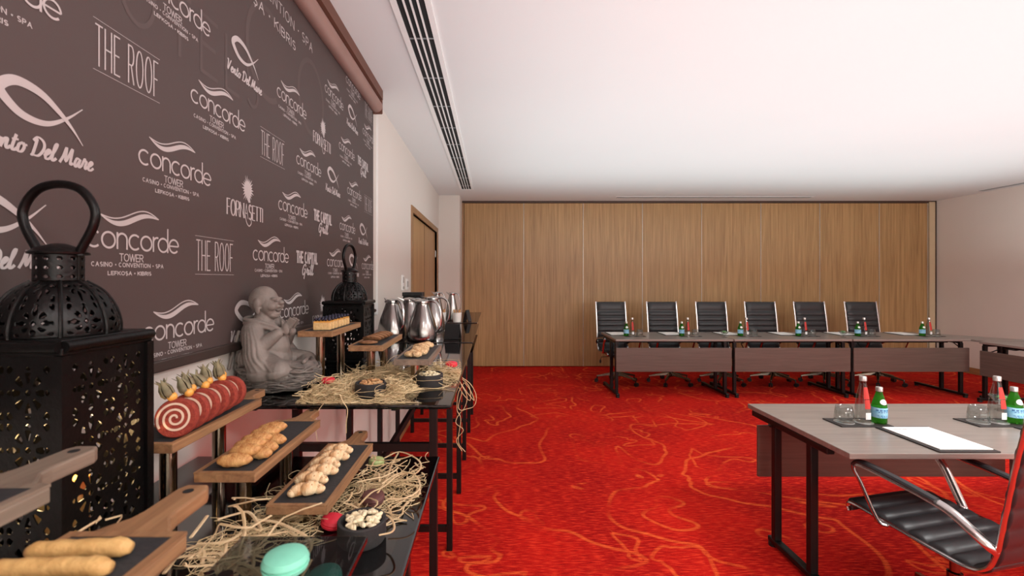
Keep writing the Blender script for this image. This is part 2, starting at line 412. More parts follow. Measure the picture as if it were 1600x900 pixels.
slim(7.36, 7.48, 1.5, 6.95, 'slim grey ceiling grille running along the right wall')
# wall switches between banner and door
sp = thing('wall_switch', (XL, 4.40, 1.47), 'pale wall control panel with screen, left of the door', 'wall switch')
MB().box(0, .012, -.045, .045, -.075, .075).build('plate', M['white'], sp, bevel=.003)
MB().box(.012, .014, -.028, .028, .0, .055).build('screen', M['sw_grey'], sp)
MB().box(.012, .015, -.028, .028, -.06, -.035).build('button', M['sw_grey'], sp)
sp = thing('wall_switch', (XL, 4.62, 1.455), 'white double rocker switch beside the door frame', 'wall switch')
MB().box(0, .01, -.05, .05, -.055, .055).build('plate', M['white'], sp, bevel=.003)
for k in (-1, 1): MB().box(.01, .014, k*.022-.016, k*.022+.016, -.03, .03).build('rocker', M['sw_grey'], sp, bevel=.002)

# ------------------------------------------------------------------ printed banner on a roller
BX = -.866
def arc(cx, cy, rx, ry, a0, a1, n=14):
    return [(cx+rx*math.cos(math.radians(a0+(a1-a0)*i/n)), cy+ry*math.sin(math.radians(a0+(a1-a0)*i/n))) for i in range(n+1)]
# capitals on a unit box: (advance factor, strokes)
O_ = arc(.5, .5, .5, .5, 90, 450, 22)
CAP = {
 'A': (1, [[(0,0),(.5,1)], [(.5,1),(1,0)], [(.2,.36),(.8,.36)]]),
 'B': (.85, [[(0,0),(0,1)], [(0,1),(.5,1)]+arc(.55,.76,.35,.24,90,-90,8)+[(0,.52)], [(0,.52),(.55,.52)]+arc(.6,.26,.4,.26,90,-90,8)+[(0,0)]]),
 'C': (1, [arc(.52,.5,.5,.5,50,310,18)]),
 'D': (1, [[(0,0),(0,1)], [(0,1),(.4,1)]+arc(.45,.5,.55,.5,90,-90,12)+[(0,0)]]),
 'E': (.75, [[(0,0),(0,1)], [(0,1),(1,1)], [(0,.5),(.85,.5)], [(0,0),(1,0)]]),
 'F': (.72, [[(0,0),(0,1)], [(0,1),(1,1)], [(0,.5),(.8,.5)]]),
 'H': (.9, [[(0,0),(0,1)], [(1,0),(1,1)], [(0,.5),(1,.5)]]),
 'I': (.0, [[(.5,0),(.5,1)]]),
 'K': (.9, [[(0,0),(0,1)], [(1,1),(0,.42)], [(.3,.6),(1,0)]]),
 'L': (.7, [[(0,0),(0,1)], [(0,0),(1,0)]]),
 'M': (1.15, [[(0,0),(0,1)], [(0,1),(.5,.3)], [(.5,.3),(1,1)], [(1,1),(1,0)]]),
 'N': (1, [[(0,0),(0,1)], [(0,1),(1,0)], [(1,0),(1,1)]]),
 'O': (1.1, [O_]),
 'P': (.8, [[(0,0),(0,1)], [(0,1),(.5,1)]+arc(.55,.74,.42,.26,90,-90,8)+[(0,.48)]]),
 'R': (.85, [[(0,0),(0,1)], [(0,1),(.5,1)]+arc(.55,.74,.42,.26,90,-90,8)+[(0,.48)], [(.5,.48),(1,0)]]),
 'S': (.8, [arc(.5,.74,.42,.26,35,270,12)+arc(.5,.25,.45,.25,90,-145,12)]),
 'T': (.85, [[(.5,0),(.5,1)], [(0,1),(1,1)]]),
 'V': (1, [[(0,1),(.5,0)], [(.5,0),(1,1)]]),
 'W': (1.4, [[(0,1),(.25,0)], [(.25,0),(.5,1)], [(.5,1),(.75,0)], [(.75,0),(1,1)]]),
}
CAP['$'] = (.8, CAP['S'][1] + [[(.5,0),(.55,-.12),(.4,-.26)]])
def ribbon(b, pts, w):
    n = len(pts); vs = []; b.k = getattr(b, 'k', 0)+1; ox = 2.5e-5*(b.k % 12)
    for i, p in enumerate(pts):
        a = pts[max(0, i-1)]; c = pts[min(n-1, i+1)]
        if i == 0 and n > 2 and abs(pts[0][0]-pts[-1][0])+abs(pts[0][1]-pts[-1][1]) < 1e-6: a = pts[-2]
        if i == n-1 and n > 2 and abs(pts[0][0]-pts[-1][0])+abs(pts[0][1]-pts[-1][1]) < 1e-6: c = pts[1]
        tx, ty = c[0]-a[0], c[1]-a[1]; l = math.hypot(tx, ty) or 1
        nx, ny = -ty/l, tx/l
        ww = (w[i] if isinstance(w, list) else w)/2
        vs += [(ox+1e-5*i, p[0]+nx*ww, p[1]+ny*ww), (ox+1e-5*i, p[0]-nx*ww, p[1]-ny*ww)]
    b.add(vs, [(2*i, 2*i+1, 2*i+3, 2*i+2) for i in range(n-1)])
def fill(b, pts): b.add([(3.5e-4, x, y) for x, y in pts], [tuple(range(len(pts)))])
def caps(b, text, h, total, stroke, cx, y, gap=.25, space=.6, thick=None):
    """centred capitals fitted into a total width"""
    adv = []
    for ch in text:
        if ch == ' ': adv.append(space)
        elif ch == '.': adv.append(.15)
        else: adv.append(CAP[ch][0])
    tw = sum(adv)+gap*(len(text)-1); sx = total/tw; x = cx-total/2
    for ch, a in zip(text, adv):
        if ch == '.':
            fill(b, [(x+a*sx/2+q*stroke*.8, y+h/2+r*stroke*.8) for q, r in ((-1,-1),(1,-1),(1,1),(-1,1))])
        elif ch != ' ':
            for st in CAP[ch][1]:
                pts = [(x+(p[0] if a else 0)*a*sx, y+p[1]*h) for p in st]
                if len(pts) == 2:
                    (ax, ay), (bx_, by_) = pts; l = math.hypot(bx_-ax, by_-ay) or 1
                    ex, ey = (bx_-ax)/l*stroke/2, (by_-ay)/l*stroke/2
                    if thick is None or l < .5*h: pts = [(ax-ex*.9, ay-ey*.9), (bx_+ex*.9, by_+ey*.9)]
                    w = stroke
                    if thick and abs(bx_-ax) < .2*l: w = thick
                    ribbon(b, pts, w)
                else: ribbon(b, pts, stroke if not thick else [stroke+(thick-stroke)*abs(math.cos(math.atan2(pts[min(i+1,len(pts)-1)][0]-pts[max(i-1,0)][0], pts[min(i+1,len(pts)-1)][1]-pts[max(i-1,0)][1]))) for i in range(len(pts))])
        x += (a+gap)*sx
def info_lines(b, s=1.0, oy=0.0, t=1.0):
    caps(b, 'CASINO . CONVENTION . SPA', .0088*s, .212*s, .0019*s*t, 0, oy-.042*s, gap=.45, space=.3)
    caps(b, 'LEFKO$A . KIBRIS', .0078*s, .128*s, .0021*s*t, 0, oy-.061*s, gap=.4, space=.3)
def logo_wave():
    b = MB(); r = .0175; st = .0048; x = -.118
    def ring(cx, a0, a1, n=20): ribbon(b, arc(cx, r, r, r, a0, a1, n), st)
    ring(x+r, 48, 312); x += 2*r+.003
    ring(x+r, 0, 360, 26); x += 2*r+.0065
    ribbon(b, [(x, -.0015), (x, 2*r+.002)], st)
    ribbon(b, arc(x+.0135, 2*r-.0135, .0135, .0135, 180, 0, 14)+[(x+.027, -.0015)], st); x += .027+.0065
    ring(x+r, 48, 312); x += 2*r+.001
    ring(x+r, 0, 360, 26); x += 2*r+.006
    ribbon(b, [(x, -.0015), (x, 2*r+.002)], st); ribbon(b, arc(x+.0125, 2*r-.0125, .0125, .0125, 180, 70, 9), st); x += .0165
    ring(x+r, 0, 360, 26); ribbon(b, [(x+2*r-.001, -.0015), (x+2*r-.001, .062)], st); x += 2*r+.0045
    ribbon(b, [(x+2*r, r)]+arc(x+r, r, r, r, 0, 318, 24), st); ribbon(b, [(x+.001, r), (x+2*r, r)], st*.8)
    # double wave above the word
    n = 30
    def wv(t): return (-.085+.175*t, .074-.013*math.sin(2*PI*(t*.94+.02)) + .004*t)
    up = []; lo = []
    for i in range(n+1):
        t = i/n; x0, y0_ = wv(t); e = math.sin(PI*t)
        up.append((x0, y0_+.0005)); lo.append((x0, y0_-.0135*e**.8))
    b.add([(0,)+q for q in up]+[(0,)+q for q in lo], [(i, i+1, n+2+i, n+1+i) for i in range(n)])
    ribbon(b, [(p[0], p[1]+.0085*math.sin(PI*i/n)) for i, p in enumerate(up)], .003)
    caps(b, 'TOWER', .0165, .07, .0022, .003, -.0285, gap=.22)
    info_lines(b); return b
def logo_tall():
    b = MB()
    caps(b, 'THE ROOF', .088, .182, .0036, 0, -.044, gap=.42, space=.55)
    ribbon(b, [(-.098, .056), (.098, .056)], .0011); ribbon(b, [(-.098, -.056), (.098, -.056)], .0011)
    return b
SCR = {  # brush script strokes, x-height 1
 'V': (1.25, [[(0,1.75),(.18,1.9),(.3,1.5),(.42,.1),(.95,1.75),(1.15,1.85)]]),
 'D': (1.35, [[(.35,1.8),(.3,.9),(.2,.08),(.05,.15)], [(0,1.5),(.4,1.95),(1.05,1.6),(1.2,.9),(.8,.12),(.2,.08)]]),
 'M': (1.6, [[(0,.05),(.25,.8),(.45,1.8),(.62,.25),(1.1,1.8),(1.15,.9),(1.2,.1),(1.5,.3)]]),
 'G': (1.35, [[(1.1,1.45),(.85,1.85),(.35,1.5),(.1,.6),(.35,0),(.85,.5),(.92,.95)], [(.6,.95),(.95,1.0),(.9,.3),(.7,-.7)]]),
 'e': (.72, [[(-.05,.3),(.3,.5),(.55,.85),(.35,1.02),(.12,.6),(.22,.05),(.5,.05),(.78,.35)]]),
 'n': (.95, [[(.05,.95),(.12,.5),(.15,.02)], [(.15,.2),(.35,.85),(.58,.95),(.58,.3),(.72,.04),(1.0,.35)]]),
 't': (.62, [[(.32,1.6),(.2,.6),(.22,.1),(.42,.05),(.66,.35)], [(.0,1.08),(.62,1.15)]]),
 'o': (.85, [[(.45,.98),(.12,.7),(.15,.08),(.5,.1),(.65,.6),(.45,.98),(.62,.8),(.88,.85)]]),
 'l': (.55, [[(0,.3),(.35,1.3),(.42,1.85),(.22,1.6),(.15,.6),(.2,.05),(.4,.08),(.6,.35)]]),
 'a': (.95, [[(.6,.9),(.25,.95),(.08,.3),(.28,.02),(.55,.6),(.65,.95),(.58,.3),(.7,.04),(.98,.35)]]),
 'r': (.72, [[(.0,.3),(.22,1.12),(.32,.88),(.52,.88),(.42,.3),(.52,.04),(.74,.35)]]),
 'i': (.5, [[(.15,.95),(.1,.3),(.2,.04),(.5,.35)], [(.22,1.4),(.26,1.5)]]),
}
def script(b, text, xh, total, stroke, cx, y, slant=.22, rise=0.0):
    adv = [.5 if c == ' ' else SCR[c][0] for c in text]; tw = sum(adv); sx = total/tw; x = cx-total/2
    for c, a in zip(text, adv):
        if c != ' ':
            for st in SCR[c][1]:
                pts = [(x+p[0]*sx+slant*p[1]*xh, y+p[1]*xh+rise*(x-cx)) for p in st]
                sm = [(q.x, q.y) for q in cat_rom([(p[0], p[1], 0) for p in pts], 5)]
                n = len(sm); ws = []
                for i in range(n):
                    p, q = sm[max(0, i-1)], sm[min(n-1, i+1)]
                    down = abs(q[1]-p[1])/(math.hypot(q[0]-p[0], q[1]-p[1]) or 1)
                    ws.append(stroke*(.62+.5*down))
                ribbon(b, sm, ws)
        x += a*sx
def logo_fish():
    b = MB(); n = 26
    # one loop of changing width that crosses itself at the tail
    loop = cat_rom([(.088,.072,0),(.052,.04,0),(.01,.016,0),(-.035,.018,0),(-.068,.042,0),(-.072,.058,0),(-.045,.076,0),(.0,.07,0),(.04,.045,0),(.066,.022,0),(.088,-.004,0)], 7)
    N_ = len(loop)
    ws = [.002+.0165*math.sin(PI*i/(N_-1))**1.3 for i in range(N_)]
    ribbon(b, [(q.x, q.y) for q in loop], ws)
    script(b, 'Vento Del Mare', .019, .222, .0052, 0, -.052)
    return b
def logo_sun():
    b = MB()
    c = (.012, .032); pts = []
    for i in range(44):
        a = 2*PI*i/44; r = .027 if i % 2 else .046+.007*math.sin(i*2.3)
        pts.append((c[0]+.82*r*math.cos(a), c[1]+r*math.sin(a)))
    for i in range(44):
        p, q = pts[i], pts[(i+1) % 44]; b.add([(0, c[0], c[1]), (0,)+p, (0,)+q], [(0, 1, 2)])
    fill(b, [(c[0]-.012, c[1]), (c[0]+.02, c[1]), (c[0]+.021, c[1]-.012), (c[0]+.013, c[1]-.03), (c[0]+.014, c[1]-.044), (c[0]+.004, c[1]-.046), (c[0]-.012, c[1]-.024)])
    caps(b, 'FORNASETTI', .052, .225, .003, 0, -.072, gap=.24, thick=.0072)
    ribbon(b, [(q.x, q.y) for q in cat_rom([(-.006,-.058,0),(.004,-.085,0),(.02,-.096,0),(.034,-.084,0),(.03,-.066,0)], 6)], .004)
    return b
def logo_grill():
    b = MB()
    caps(b, 'THE CAPITAL', .046, .232, .0098, 0, .006, gap=.42, space=.4)
    script(b, 'Grill', .026, .125, .0085, .0, -.05, .18)
    return b
bn = thing('wall_banner', (BX, 0, 1.27), 'dark brown printed backdrop banner with pale logos hanging from a roller', 'banner')
def bb(b, name, m, parent=bn, smooth=False, bevel=0):     # banner pieces given in world coordinates
    o = b.build(name, m, parent, smooth, bevel); o.location = (-BX, 0, -1.27); return o
fab = MB()
# slightly slack cloth, gently rippled
ny, nz = 60, 14; ya, yb_, za, zb = -.9, 3.268, 1.29, 2.75
for j in range(nz+1):
    for i in range(ny+1):
        fab.v.append((BX, ya+(yb_-ya)*i/ny, za+(zb-za)*j/nz))
for j in range(nz):
    for i in range(ny):
        a = j*(ny+1)+i; fab.f.append((a, a+1, a+ny+2, a+ny+1))
fo = bb(fab, 'fabric', M['banner'])
so = fo.modifiers.new('solid', 'SOLIDIFY'); so.thickness = .002; so.offset = 0
bb(MB().tube([(-.842, ya, 2.742), (-.842, 3.262, 2.742)], .045, 20), 'roller_tube', M['roller'], smooth=True)
bb(MB().box(XL, -.796, ya, 3.27, 2.79, ZC-.001), 'mounting_board', M['rollerboard'])
bb(MB().box(XL+.002, -.80, 3.262, 3.282, 2.69, ZC-.001), 'end_bracket', M['rollerboard'], bevel=.006)
bb(MB().box(BX-.008, BX+.012, ya, 3.272, 1.262, 1.292), 'bottom_bar', M['bar'], bevel=.004)
bb(MB().tube([(-.862, 3.262, 1.277), (-.862, 3.3, 1.277)], .012, 10), 'bar_end_knob', M['bar'], smooth=True)
cd2 = bb(MB().tube(cat_rom([(-.86, 3.34, 2.72), (-.862, 3.345, 2.0), (-.865, 3.35, 1.36), (-.865, 3.365, 1.30), (-.865, 3.38, 1.36), (-.862, 3.375, 2.0), (-.86, 3.37, 2.72)], 6), .003, 6), 'pull_cord', M['white'])
bb(MB().box(XL, -.86, 3.345, 3.385, 1.24, 1.33), 'cord_holder', M['lwhite'], bevel=.004)
LOGO = {'c': logo_wave().mesh('printed_logo', M['print']), 'r': logo_tall().mesh('printed_logo', M['print']), 'v': logo_fish().mesh('printed_logo', M['print']),
        'f': logo_sun().mesh('printed_logo', M['print']), 'g': logo_grill().mesh('printed_logo', M['print'])}
def put(kind, u, z):
    o = bpy.data.objects.new('printed_logo', LOGO[kind]); COL.objects.link(o); o.parent = bn
    o.location = (.0022, u, z-1.27)
R1, R2, R3, R4, R5, R6, R7 = 1.345, 1.572, 1.785, 2.012, 2.236, 2.468, 2.725
for k, u, z in [('c',1.24,R1),('v',1.60,R1),('c',1.958,R1),('f',2.285,R1),('c',2.63,R1),('v',2.97,R1),('v',.88,R1),('c',.52,R1),
                ('v',.79,R2),('c',1.083,R2),('r',1.414,R2),('c',1.752,R2),('g',2.112,R2),('c',2.478,R2),('v',2.8,R2),('c',3.10,R2),('c',.42,R2),
                ('v',.868,R3),('c',1.226,R3),('f',1.587,R3),('c',1.945,R3),('g',2.305,R3),('c',2.671,R3),('v',3.015,R3),('c',.5,R3),
                ('c',.745,R4),('r',1.079,R4),('c',1.417,R4),('r',1.782,R4),('c',2.112,R4),('v',2.445,R4),('c',2.805,R4),('r',3.133,R4),('r',.4,R4),
                ('f',.86,R5),('c',1.222,R5),('v',1.581,R5),('c',1.933,R5),('f',2.293,R5),('c',2.66,R5),('g',3.011,R5),
                ('c',2.448,R6),('v',2.78,R6),('c',3.12,R6)]: put(k, u, z)
b = MB(); info_lines(b, 4.4, t=.5)
bo = b.build('printed_logo', M['print'], bn); bo.location = (.0022, 1.70, 2.765-1.27)
put('r', 3.14, 2.65)
lo = bpy.data.objects.new('printed_logo', LOGO['c']); COL.objects.link(lo); lo.parent = bn; lo.location = (.0022, 2.78, 2.66-1.27)
b = MB(); caps(b, 'OTELS', .17, .62, .012, 0, 0, gap=.5)
bo = b.build('faint_lettering', M['faint'], bn); bo.location = (.0016, 1.36, 2.12-1.27)
for u, a0, a1 in ((0, 60, 300), (.42, 0, 360)):
    b = MB(); ribbon(b, arc(0, 0, .145, .17, a0, a1, 28), .022)
    bo = b.build('faint_lettering', M['faint'], bn); bo.location = (.0016, 1.74+u, 2.36-1.27)

# ------------------------------------------------------------------ conference tables
def conf_table(label, group, ly=(.05, .30), fb=(-.03, .68), xin=(.022, .085), pan=.002):
    t = thing('conference_table', (0, 0, 0), label, 'table', group)
    Wd, D, H = 1.5, .8, .74
    MB().box(0, Wd, 0, D, H-.026, H).build('table_top', M['top'], t, bevel=.003)
    MB().box(.006, Wd-.02, pan, pan+.018, .325, .63).build('modesty_panel', M['top2'], t, bevel=.003)
    for s, x in ((0, xin[0]), (1, Wd-xin[1])):
        for y in ly: MB().box(x-.02, x+.02, y-.018, y+.018, .05, H-.05).build('leg', M['black'], t, bevel=.005)
        MB().box(x-.022, x+.022, fb[0], fb[1], .02, .052).build('foot_bar', M['black'], t, bevel=.008)
        for y in (fb[0]+.02, fb[1]-.02): MB().lathe([(.024, 0), (.024, .02), (.015, .03)], (x, y, 0), 12).build('foot_glide', M['plastic'], t, True)
        xi = x+(.0 if s == 0 else 0)
        MB().box(xi-.02, xi+.02, .04, .66, H-.06, H-.0265).build('top_bracket', M['black'], t, bevel=.005)
    MB().box(.06, Wd-.06, .235, .285, H-.075, H-.0265).build('support_beam', M['black'], t, bevel=.004)
    for x in (.12, Wd-.12):
        MB().tube(cat_rom([(x, pan+.012, .625), (x+.03, .12, .67), (x+.1, .2, .665), (x+.14, .25, .69)], 5), .006, 6).build('panel_hook', M['black'], t, True)
    return t
YT = 5.80
t0 = conf_table('grey-brown folding table at the left end of the far row', 'folding conference tables')
t0.location = (1.555, YT, 0)
dup(t0, (3.07, YT, 0), 0, 'grey-brown folding table in the middle of the far row')
dup(t0, (4.585, YT, 0), 0, 'grey-brown folding table at the right end of the far row')
dup(t0, (5.97, 5.60, 0), -PI/2, 'grey-brown folding table along the right wall, joining the far row').rotation_euler = (0, 0, -PI/2)
t1 = conf_table('grey-brown folding table in the foreground with the black chair at it', 'folding conference tables', (.25, .535), (.2, .77), (.085, .022), .06)
t1.location = (1.556+1.5, 2.79, 0); t1.rotation_euler = (0, 0, PI)
dup(t1, (1.556+3.015, 2.79, 0), PI, 'grey-brown folding table next to the foreground one, cut by the right picture edge')
wt = MB().prism([(6.088, 5.80), (6.088, 5.615), (6.77, 5.615), (6.77, 5.72), (6.22, 6.40), (6.088, 6.52)], .714, .74).build('corner_tabletop', M['top'], bevel=.003)
tag(wt, 'chamfered grey-brown corner top linking the far row to the side table', 'table')
wl_ = MB().tube([(6.45, 5.8, 0), (6.45, 5.8, .7135)], .025, 14).tube([(6.2, 5.8, .012), (6.7, 5.8, .012)], .012, 8).tube([(6.45, 5.66, .012), (6.45, 6.05, .012)], .012, 8)
wl_.build('pedestal', M['black'], wt, True)

# ------------------------------------------------------------------ office chairs
PROF = cat_rom([(0,-.262,.435),(0,-.268,.458),(0,-.245,.474),(0,-.1,.462),(0,.08,.444),(0,.17,.44),(0,.225,.462),(0,.258,.53),(0,.282,.68),(0,.312,.88),(0,.35,1.08),(0,.368,1.165)], 10)
def chair(label, group):
    t = thing('office_chair', (0, 0, 0), label, 'chair', group)
    ss = [0.0]
    for i in range(1, len(PROF)): ss.append(ss[-1]+(PROF[i]-PROF[i-1]).length)
    tot = ss[-1]
    def at(s):
        s = max(0, min(tot, s))
        for i in range(1, len(ss)):
            if s <= ss[i]+1e-9:
                k = (s-ss[i-1])/(ss[i]-ss[i-1]+1e-12); p = PROF[i-1].lerp(PROF[i], k); d = (PROF[i]-PROF[i-1]).normalized(); return p, Vector((0, -d.z, d.y))
    def sling(s0, s1, bounds):
        b = MB(); hw = .218; n = 0; rows = []
        seq = []
        for a, c in zip(bounds[:-1], bounds[1:]):
            for k in range(7): seq.append((a+(c-a)*k/7, math.sin(PI*k/7)**.6))
        seq.append((bounds[-1], 0))
        xs = [-hw, -hw+.012, -hw*.6, 0, hw*.6, hw-.012, hw]
        m = len(xs)
        for s, e in seq:
            p, nn = at(s)
            up = .006+.015*e
            top = [p+nn*(up*(.25 if abs(x) == hw else 1)) for x in xs]; bot = [p-nn*(.006+.006*e) for x in xs]
            b.v += [(x, q.y, q.z) for x, q in zip(xs, top)] + [(x, q.y, q.z) for x, q in zip(xs, bot)]
        r = 2*m; L_ = len(seq)
        for i in range(L_-1):
            for k in range(m-1):
                b.f.append((i*r+k, i*r+k+1, (i+1)*r+k+1, (i+1)*r+k)); b.f.append((i*r+m+k, (i+1)*r+m+k, (i+1)*r+m+k+1, i*r+m+k+1))
            b.f.append((i*r, (i+1)*r, (i+1)*r+m, i*r+m)); b.f.append((i*r+m-1, i*r+2*m-1, (i+1)*r+2*m-1, (i+1)*r+m-1))
        for e0 in (0, (L_-1)*r):
            b.f.append(tuple([e0+k for k in range(m)]+[e0+2*m-1-k for k in range(m)]))
        return b
    sm = .56
    sb = [0, .05]+[.05+.0728*k for k in range(1, 8)]
    sling(0, sm, sb).build('seat', M['leather'], t, 'all')
    nb = 7; top = tot-.15
    bbn = [sm+(top-sm)*k/nb for k in range(nb+1)]+[tot-.004]
    sling(sm, tot, bbn).build('backrest', M['leather'], t, 'all')
    for sx in (-1, 1):
        x = sx*.226
        pts = [(x, q.y, q.z) for q in PROF]
        MB().tube(pts, .0095, 8, flat=(.8, 1.2)).build('side_rail', M['chrome'], t, True)
        ax = sx*.256
        loop = cat_rom([(x, -.10, .452), (ax-.006*sx, -.125, .47), (ax, -.19, .60), (ax, -.222, .655), (ax, -.195, .68), (ax, -.05, .668), (ax, .12, .64), (ax, .2, .60), (ax-.01*sx, .245, .565), (x, .262, .545)], 6)
        a = MB().tube(loop, .0115, 8, flat=(1.5, .7)).build('armrest', M['chrome'], t, True)
        MB().tube(cat_rom([(ax, -.218, .668), (ax, -.185, .69), (ax, -.05, .678), (ax, .1, .652)], 5), .014, 8, flat=(1.35, .75)).build('arm_pad', M['leather'], a, True)
    MB().tube([(-.226, .362, 1.15), (.226, .362, 1.15)], .008, 8).build('top_bar', M['chrome'], t, True)
    MB().bar((-.226, .05, .432), (.226, .05, .432), .03, .016).bar((-.226, -.14, .444), (.226, -.14, .444), .03, .012).build('seat_stretcher', M['chrome'], t)
    MB().box(-.085, .085, -.13, .13, .37, .425).build('tilt_mechanism', M['plastic'], t, bevel=.012)
    lv = MB().tube([(-.08, -.02, .395), (-.25, -.03, .385), (-.262, -.03, .35)], .005, 6).build('height_lever', M['plastic'], t)
    MB().ell((-.264, -.03, .325), (.014, .014, .03), 10, 7).build('lever_knob', M['plastic'], lv, True)
    MB().lathe([(.034, .1), (.034, .17), (.026, .2), (.026, .28), (.017, .285), (.017, .38)], (0, 0, 0), 18).build('gas_column', M['bronze'], t, True)
    for k in range(5):
        a = 2*PI*k/5+.35; d = Vector((math.cos(a), math.sin(a), 0)); p = Vector((-d.y, d.x, 0))
        b = MB(); r0, r1 = .02, .30
        pr = []
        for r, w, z0, z1 in ((r0, .026, .115, .165), (.15, .021, .105, .138), (r1, .015, .08, .1)):
            c = d*r; pr += [c-p*w+Vector((0, 0, z0)), c+p*w+Vector((0, 0, z0)), c+p*w*.75+Vector((0, 0, z1)), c-p*w*.75+Vector((0, 0, z1))]
        b.add(pr, [(0, 3, 2, 1), (8, 9, 10, 11)]+[(4*i+q, 4*i+(q+1) % 4, 4*i+4+(q+1) % 4, 4*i+4+q) for i in range(2) for q in range(4)])
        g = b.build('base_leg', M['bronze'], t, bevel=.004)
        c = d*(r1-.008); b2 = MB()
        for sgn in (-1, 1):
            q = c+p*(.014*sgn)+d*.012
            b2.tube([(q.x-p.x*.009, q.y-p.y*.009, .029), (q.x+p.x*.009, q.y+p.y*.009, .029)], .0275, 16)
        b2.tube([(c.x, c.y, .03), (c.x, c.y, .085)], .008, 8)
        b2.build('caster', M['plastic'], g, True)
    return t
CX = [(1.80, 0.03), (2.565, 0.0), (3.31, -.02), (4.05, -.05), (4.80, -.06), (5.57, -.10)]
c0 = chair('black ribbed office chair, first from the left behind the far row', 'black ribbed office chairs')
c0.location = (1.80, 6.60, 0); c0.rotation_euler = (0, 0, .04)
for i in range(1, 6):
    c = dup(c0, (CX[i][0], 6.60, 0), CX[i][1], 'black ribbed office chair, %s from the left behind the far row' % ORD[i])
dup(c0, (1.925, 1.90, 0), PI+.23, 'large black ribbed office chair in the foreground, cut by the right picture edge')

# ------------------------------------------------------------------ place settings
def leather_pad(label):
    t = tag(MB().box(-.135, .135, -.17, .17, 0, .006).build('desk_pad', M['padl'], bevel=.002), label, 'desk pad', 'desk pads')
    return t
def notepad(label):
    t = tag(MB().box(-.118, .118, -.15, .15, 0, .004).build('notepad', M['paper']), label, 'notepad', 'white notepads')
    b = MB()
    b.box(-.09, -.05, .115, .122, .004, .0043).box(-.045, -.02, .115, .122, .004, .0043).box(.03, .085, -.135, -.129, .004, .0043)
    b.build('printed_heading', M['ink'], t)
    return t
def tray(label):
    t = thing('bottle_tray', (0, 0, 0), label, 'tray', 'dark bottle trays')
    MB().box(-.135, .135, -.07, .07, 0, .006).build('tray_base', M['padl'], t, bevel=.002)
    for x in (-.07, .03): MB().lathe([(.046, .006), (.046, .008), (.04, .0085)], (x, 0, 0), 24).build('coaster', M['silver'], t)
    return t
def tumbler(label):
    pr = [(.0, .0), (.043, .0), (.046, .006), (.044, .04), (.037, .084), (.0355, .084), (.042, .04), (.0425, .012), (.0, .01)]
    return tag(MB().lathe(pr, (0, 0, 0), 28).build('glass_tumbler', M['glass'], None, 'all'), label, 'drinking glass', 'upturned glass tumblers')
def clear_bottle(label):
    t = thing('water_bottle', (0, 0, 0), label, 'bottle', 'clear water bottles')
    pr = [(.0, 0), (.033, 0), (.036, .006), (.036, .06), (.034, .09), (.026, .15), (.0165, .195), (.0145, .21), (.0145, .22)]
    MB().lathe(pr, (0, 0, 0), 24).build('bottle_body', M['water'], t, True)
    MB().lathe([(.0165, .216), (.0165, .236), (.015, .24), (.0, .24)], (0, 0, 0), 18).build('cap', M['silver'], t, True)
    def patch(prof, a0, a1, m, name):
        b = MB(); n = 8
        for r, z in prof:
            for k in range(n+1):
                a = math.radians(a0+(a1-a0)*k/n); b.v.append((r*math.cos(a), r*math.sin(a), z))
        for i in range(len(prof)-1):
            for k in range(n): a = i*(n+1)+k; b.f.append((a, a+1, a+n+2, a+n+1))
        return b.build(name, m, t, True)
    patch([(.0315, .125), (.0285, .145), (.0245, .165), (.020, .185)], -122, -70, M['lred'], 'red_label')
    patch([(.0362, .075), (.036, .085), (.034, .10), (.0318, .122)], -115, -70, M['lred'], 'red_label')
    patch([(.0363, .02), (.0363, .055)], -110, -65, M['lwhite'], 'white_label')
    return t
def green_bottle(label):
    t = thing('sparkling_water_bottle', (0, 0, 0), label, 'bottle', 'green sparkling water bottles')
    pr = [(.0, 0), (.030, 0), (.034, .006), (.034, .085), (.031, .105), (.02, .14), (.0145, .158), (.0135, .172)]
    MB().lathe(pr, (0, 0, 0), 24).build('bottle_body', M['gglass'], t, True)
    MB().lathe([(.0155, .166), (.0155, .186), (.014, .189), (0, .189)], (0, 0, 0), 18).build('cap', M['silver'], t, True)
    lb = MB().lathe([(.0345, .032), (.0348, .034), (.0348, .082), (.0345, .084)], (0, 0, 0), 28)
    l = lb.build('wrap_label', M['lblue'], t, True)
    b = MB()
    for z0, z1, a0, a1 in ((.068, .075, -150, -30), (.06, .064, -135, -50), (.042, .045, -140, -45), (.036, .039, -130, -55)):
        n = 14
        for k in range(n):
            if k % 3 == 2: continue
            A0 = math.radians(a0+(a1-a0)*k/n); A1 = math.radians(a0+(a1-a0)*(k+.8)/n); r = .0352
            b.add([(r*math.cos(A0), r*math.sin(A0), z0), (r*math.cos(A1), r*math.sin(A1), z0), (r*math.cos(A1), r*math.sin(A1), z1), (r*math.cos(A0), r*math.sin(A0), z1)], [(0, 1, 2, 3)])
    b.build('label_print', M['lbluedark'], l)
    # pale oval neck label following the shoulder
    b = MB(); n = 18; b.v.append((0, -.0292, .115))
    for k in range(n):
        a = 2*PI*k/n; z = .115+.014*math.sin(a); r = .0315-(z-.105)*.32; ph = -PI/2+.6*math.cos(a)
        b.v.append(((r+.001)*math.cos(ph), (r+.001)*math.sin(ph), z))
    b.f += [(0, 1+k, 1+(k+1) % n) for k in range(n)]
    b.v[0] = (0, -.0305, .115)
    b.build('neck_label', M['lwhite'], t)
    return t
ZT = .7405
PROTO = {}
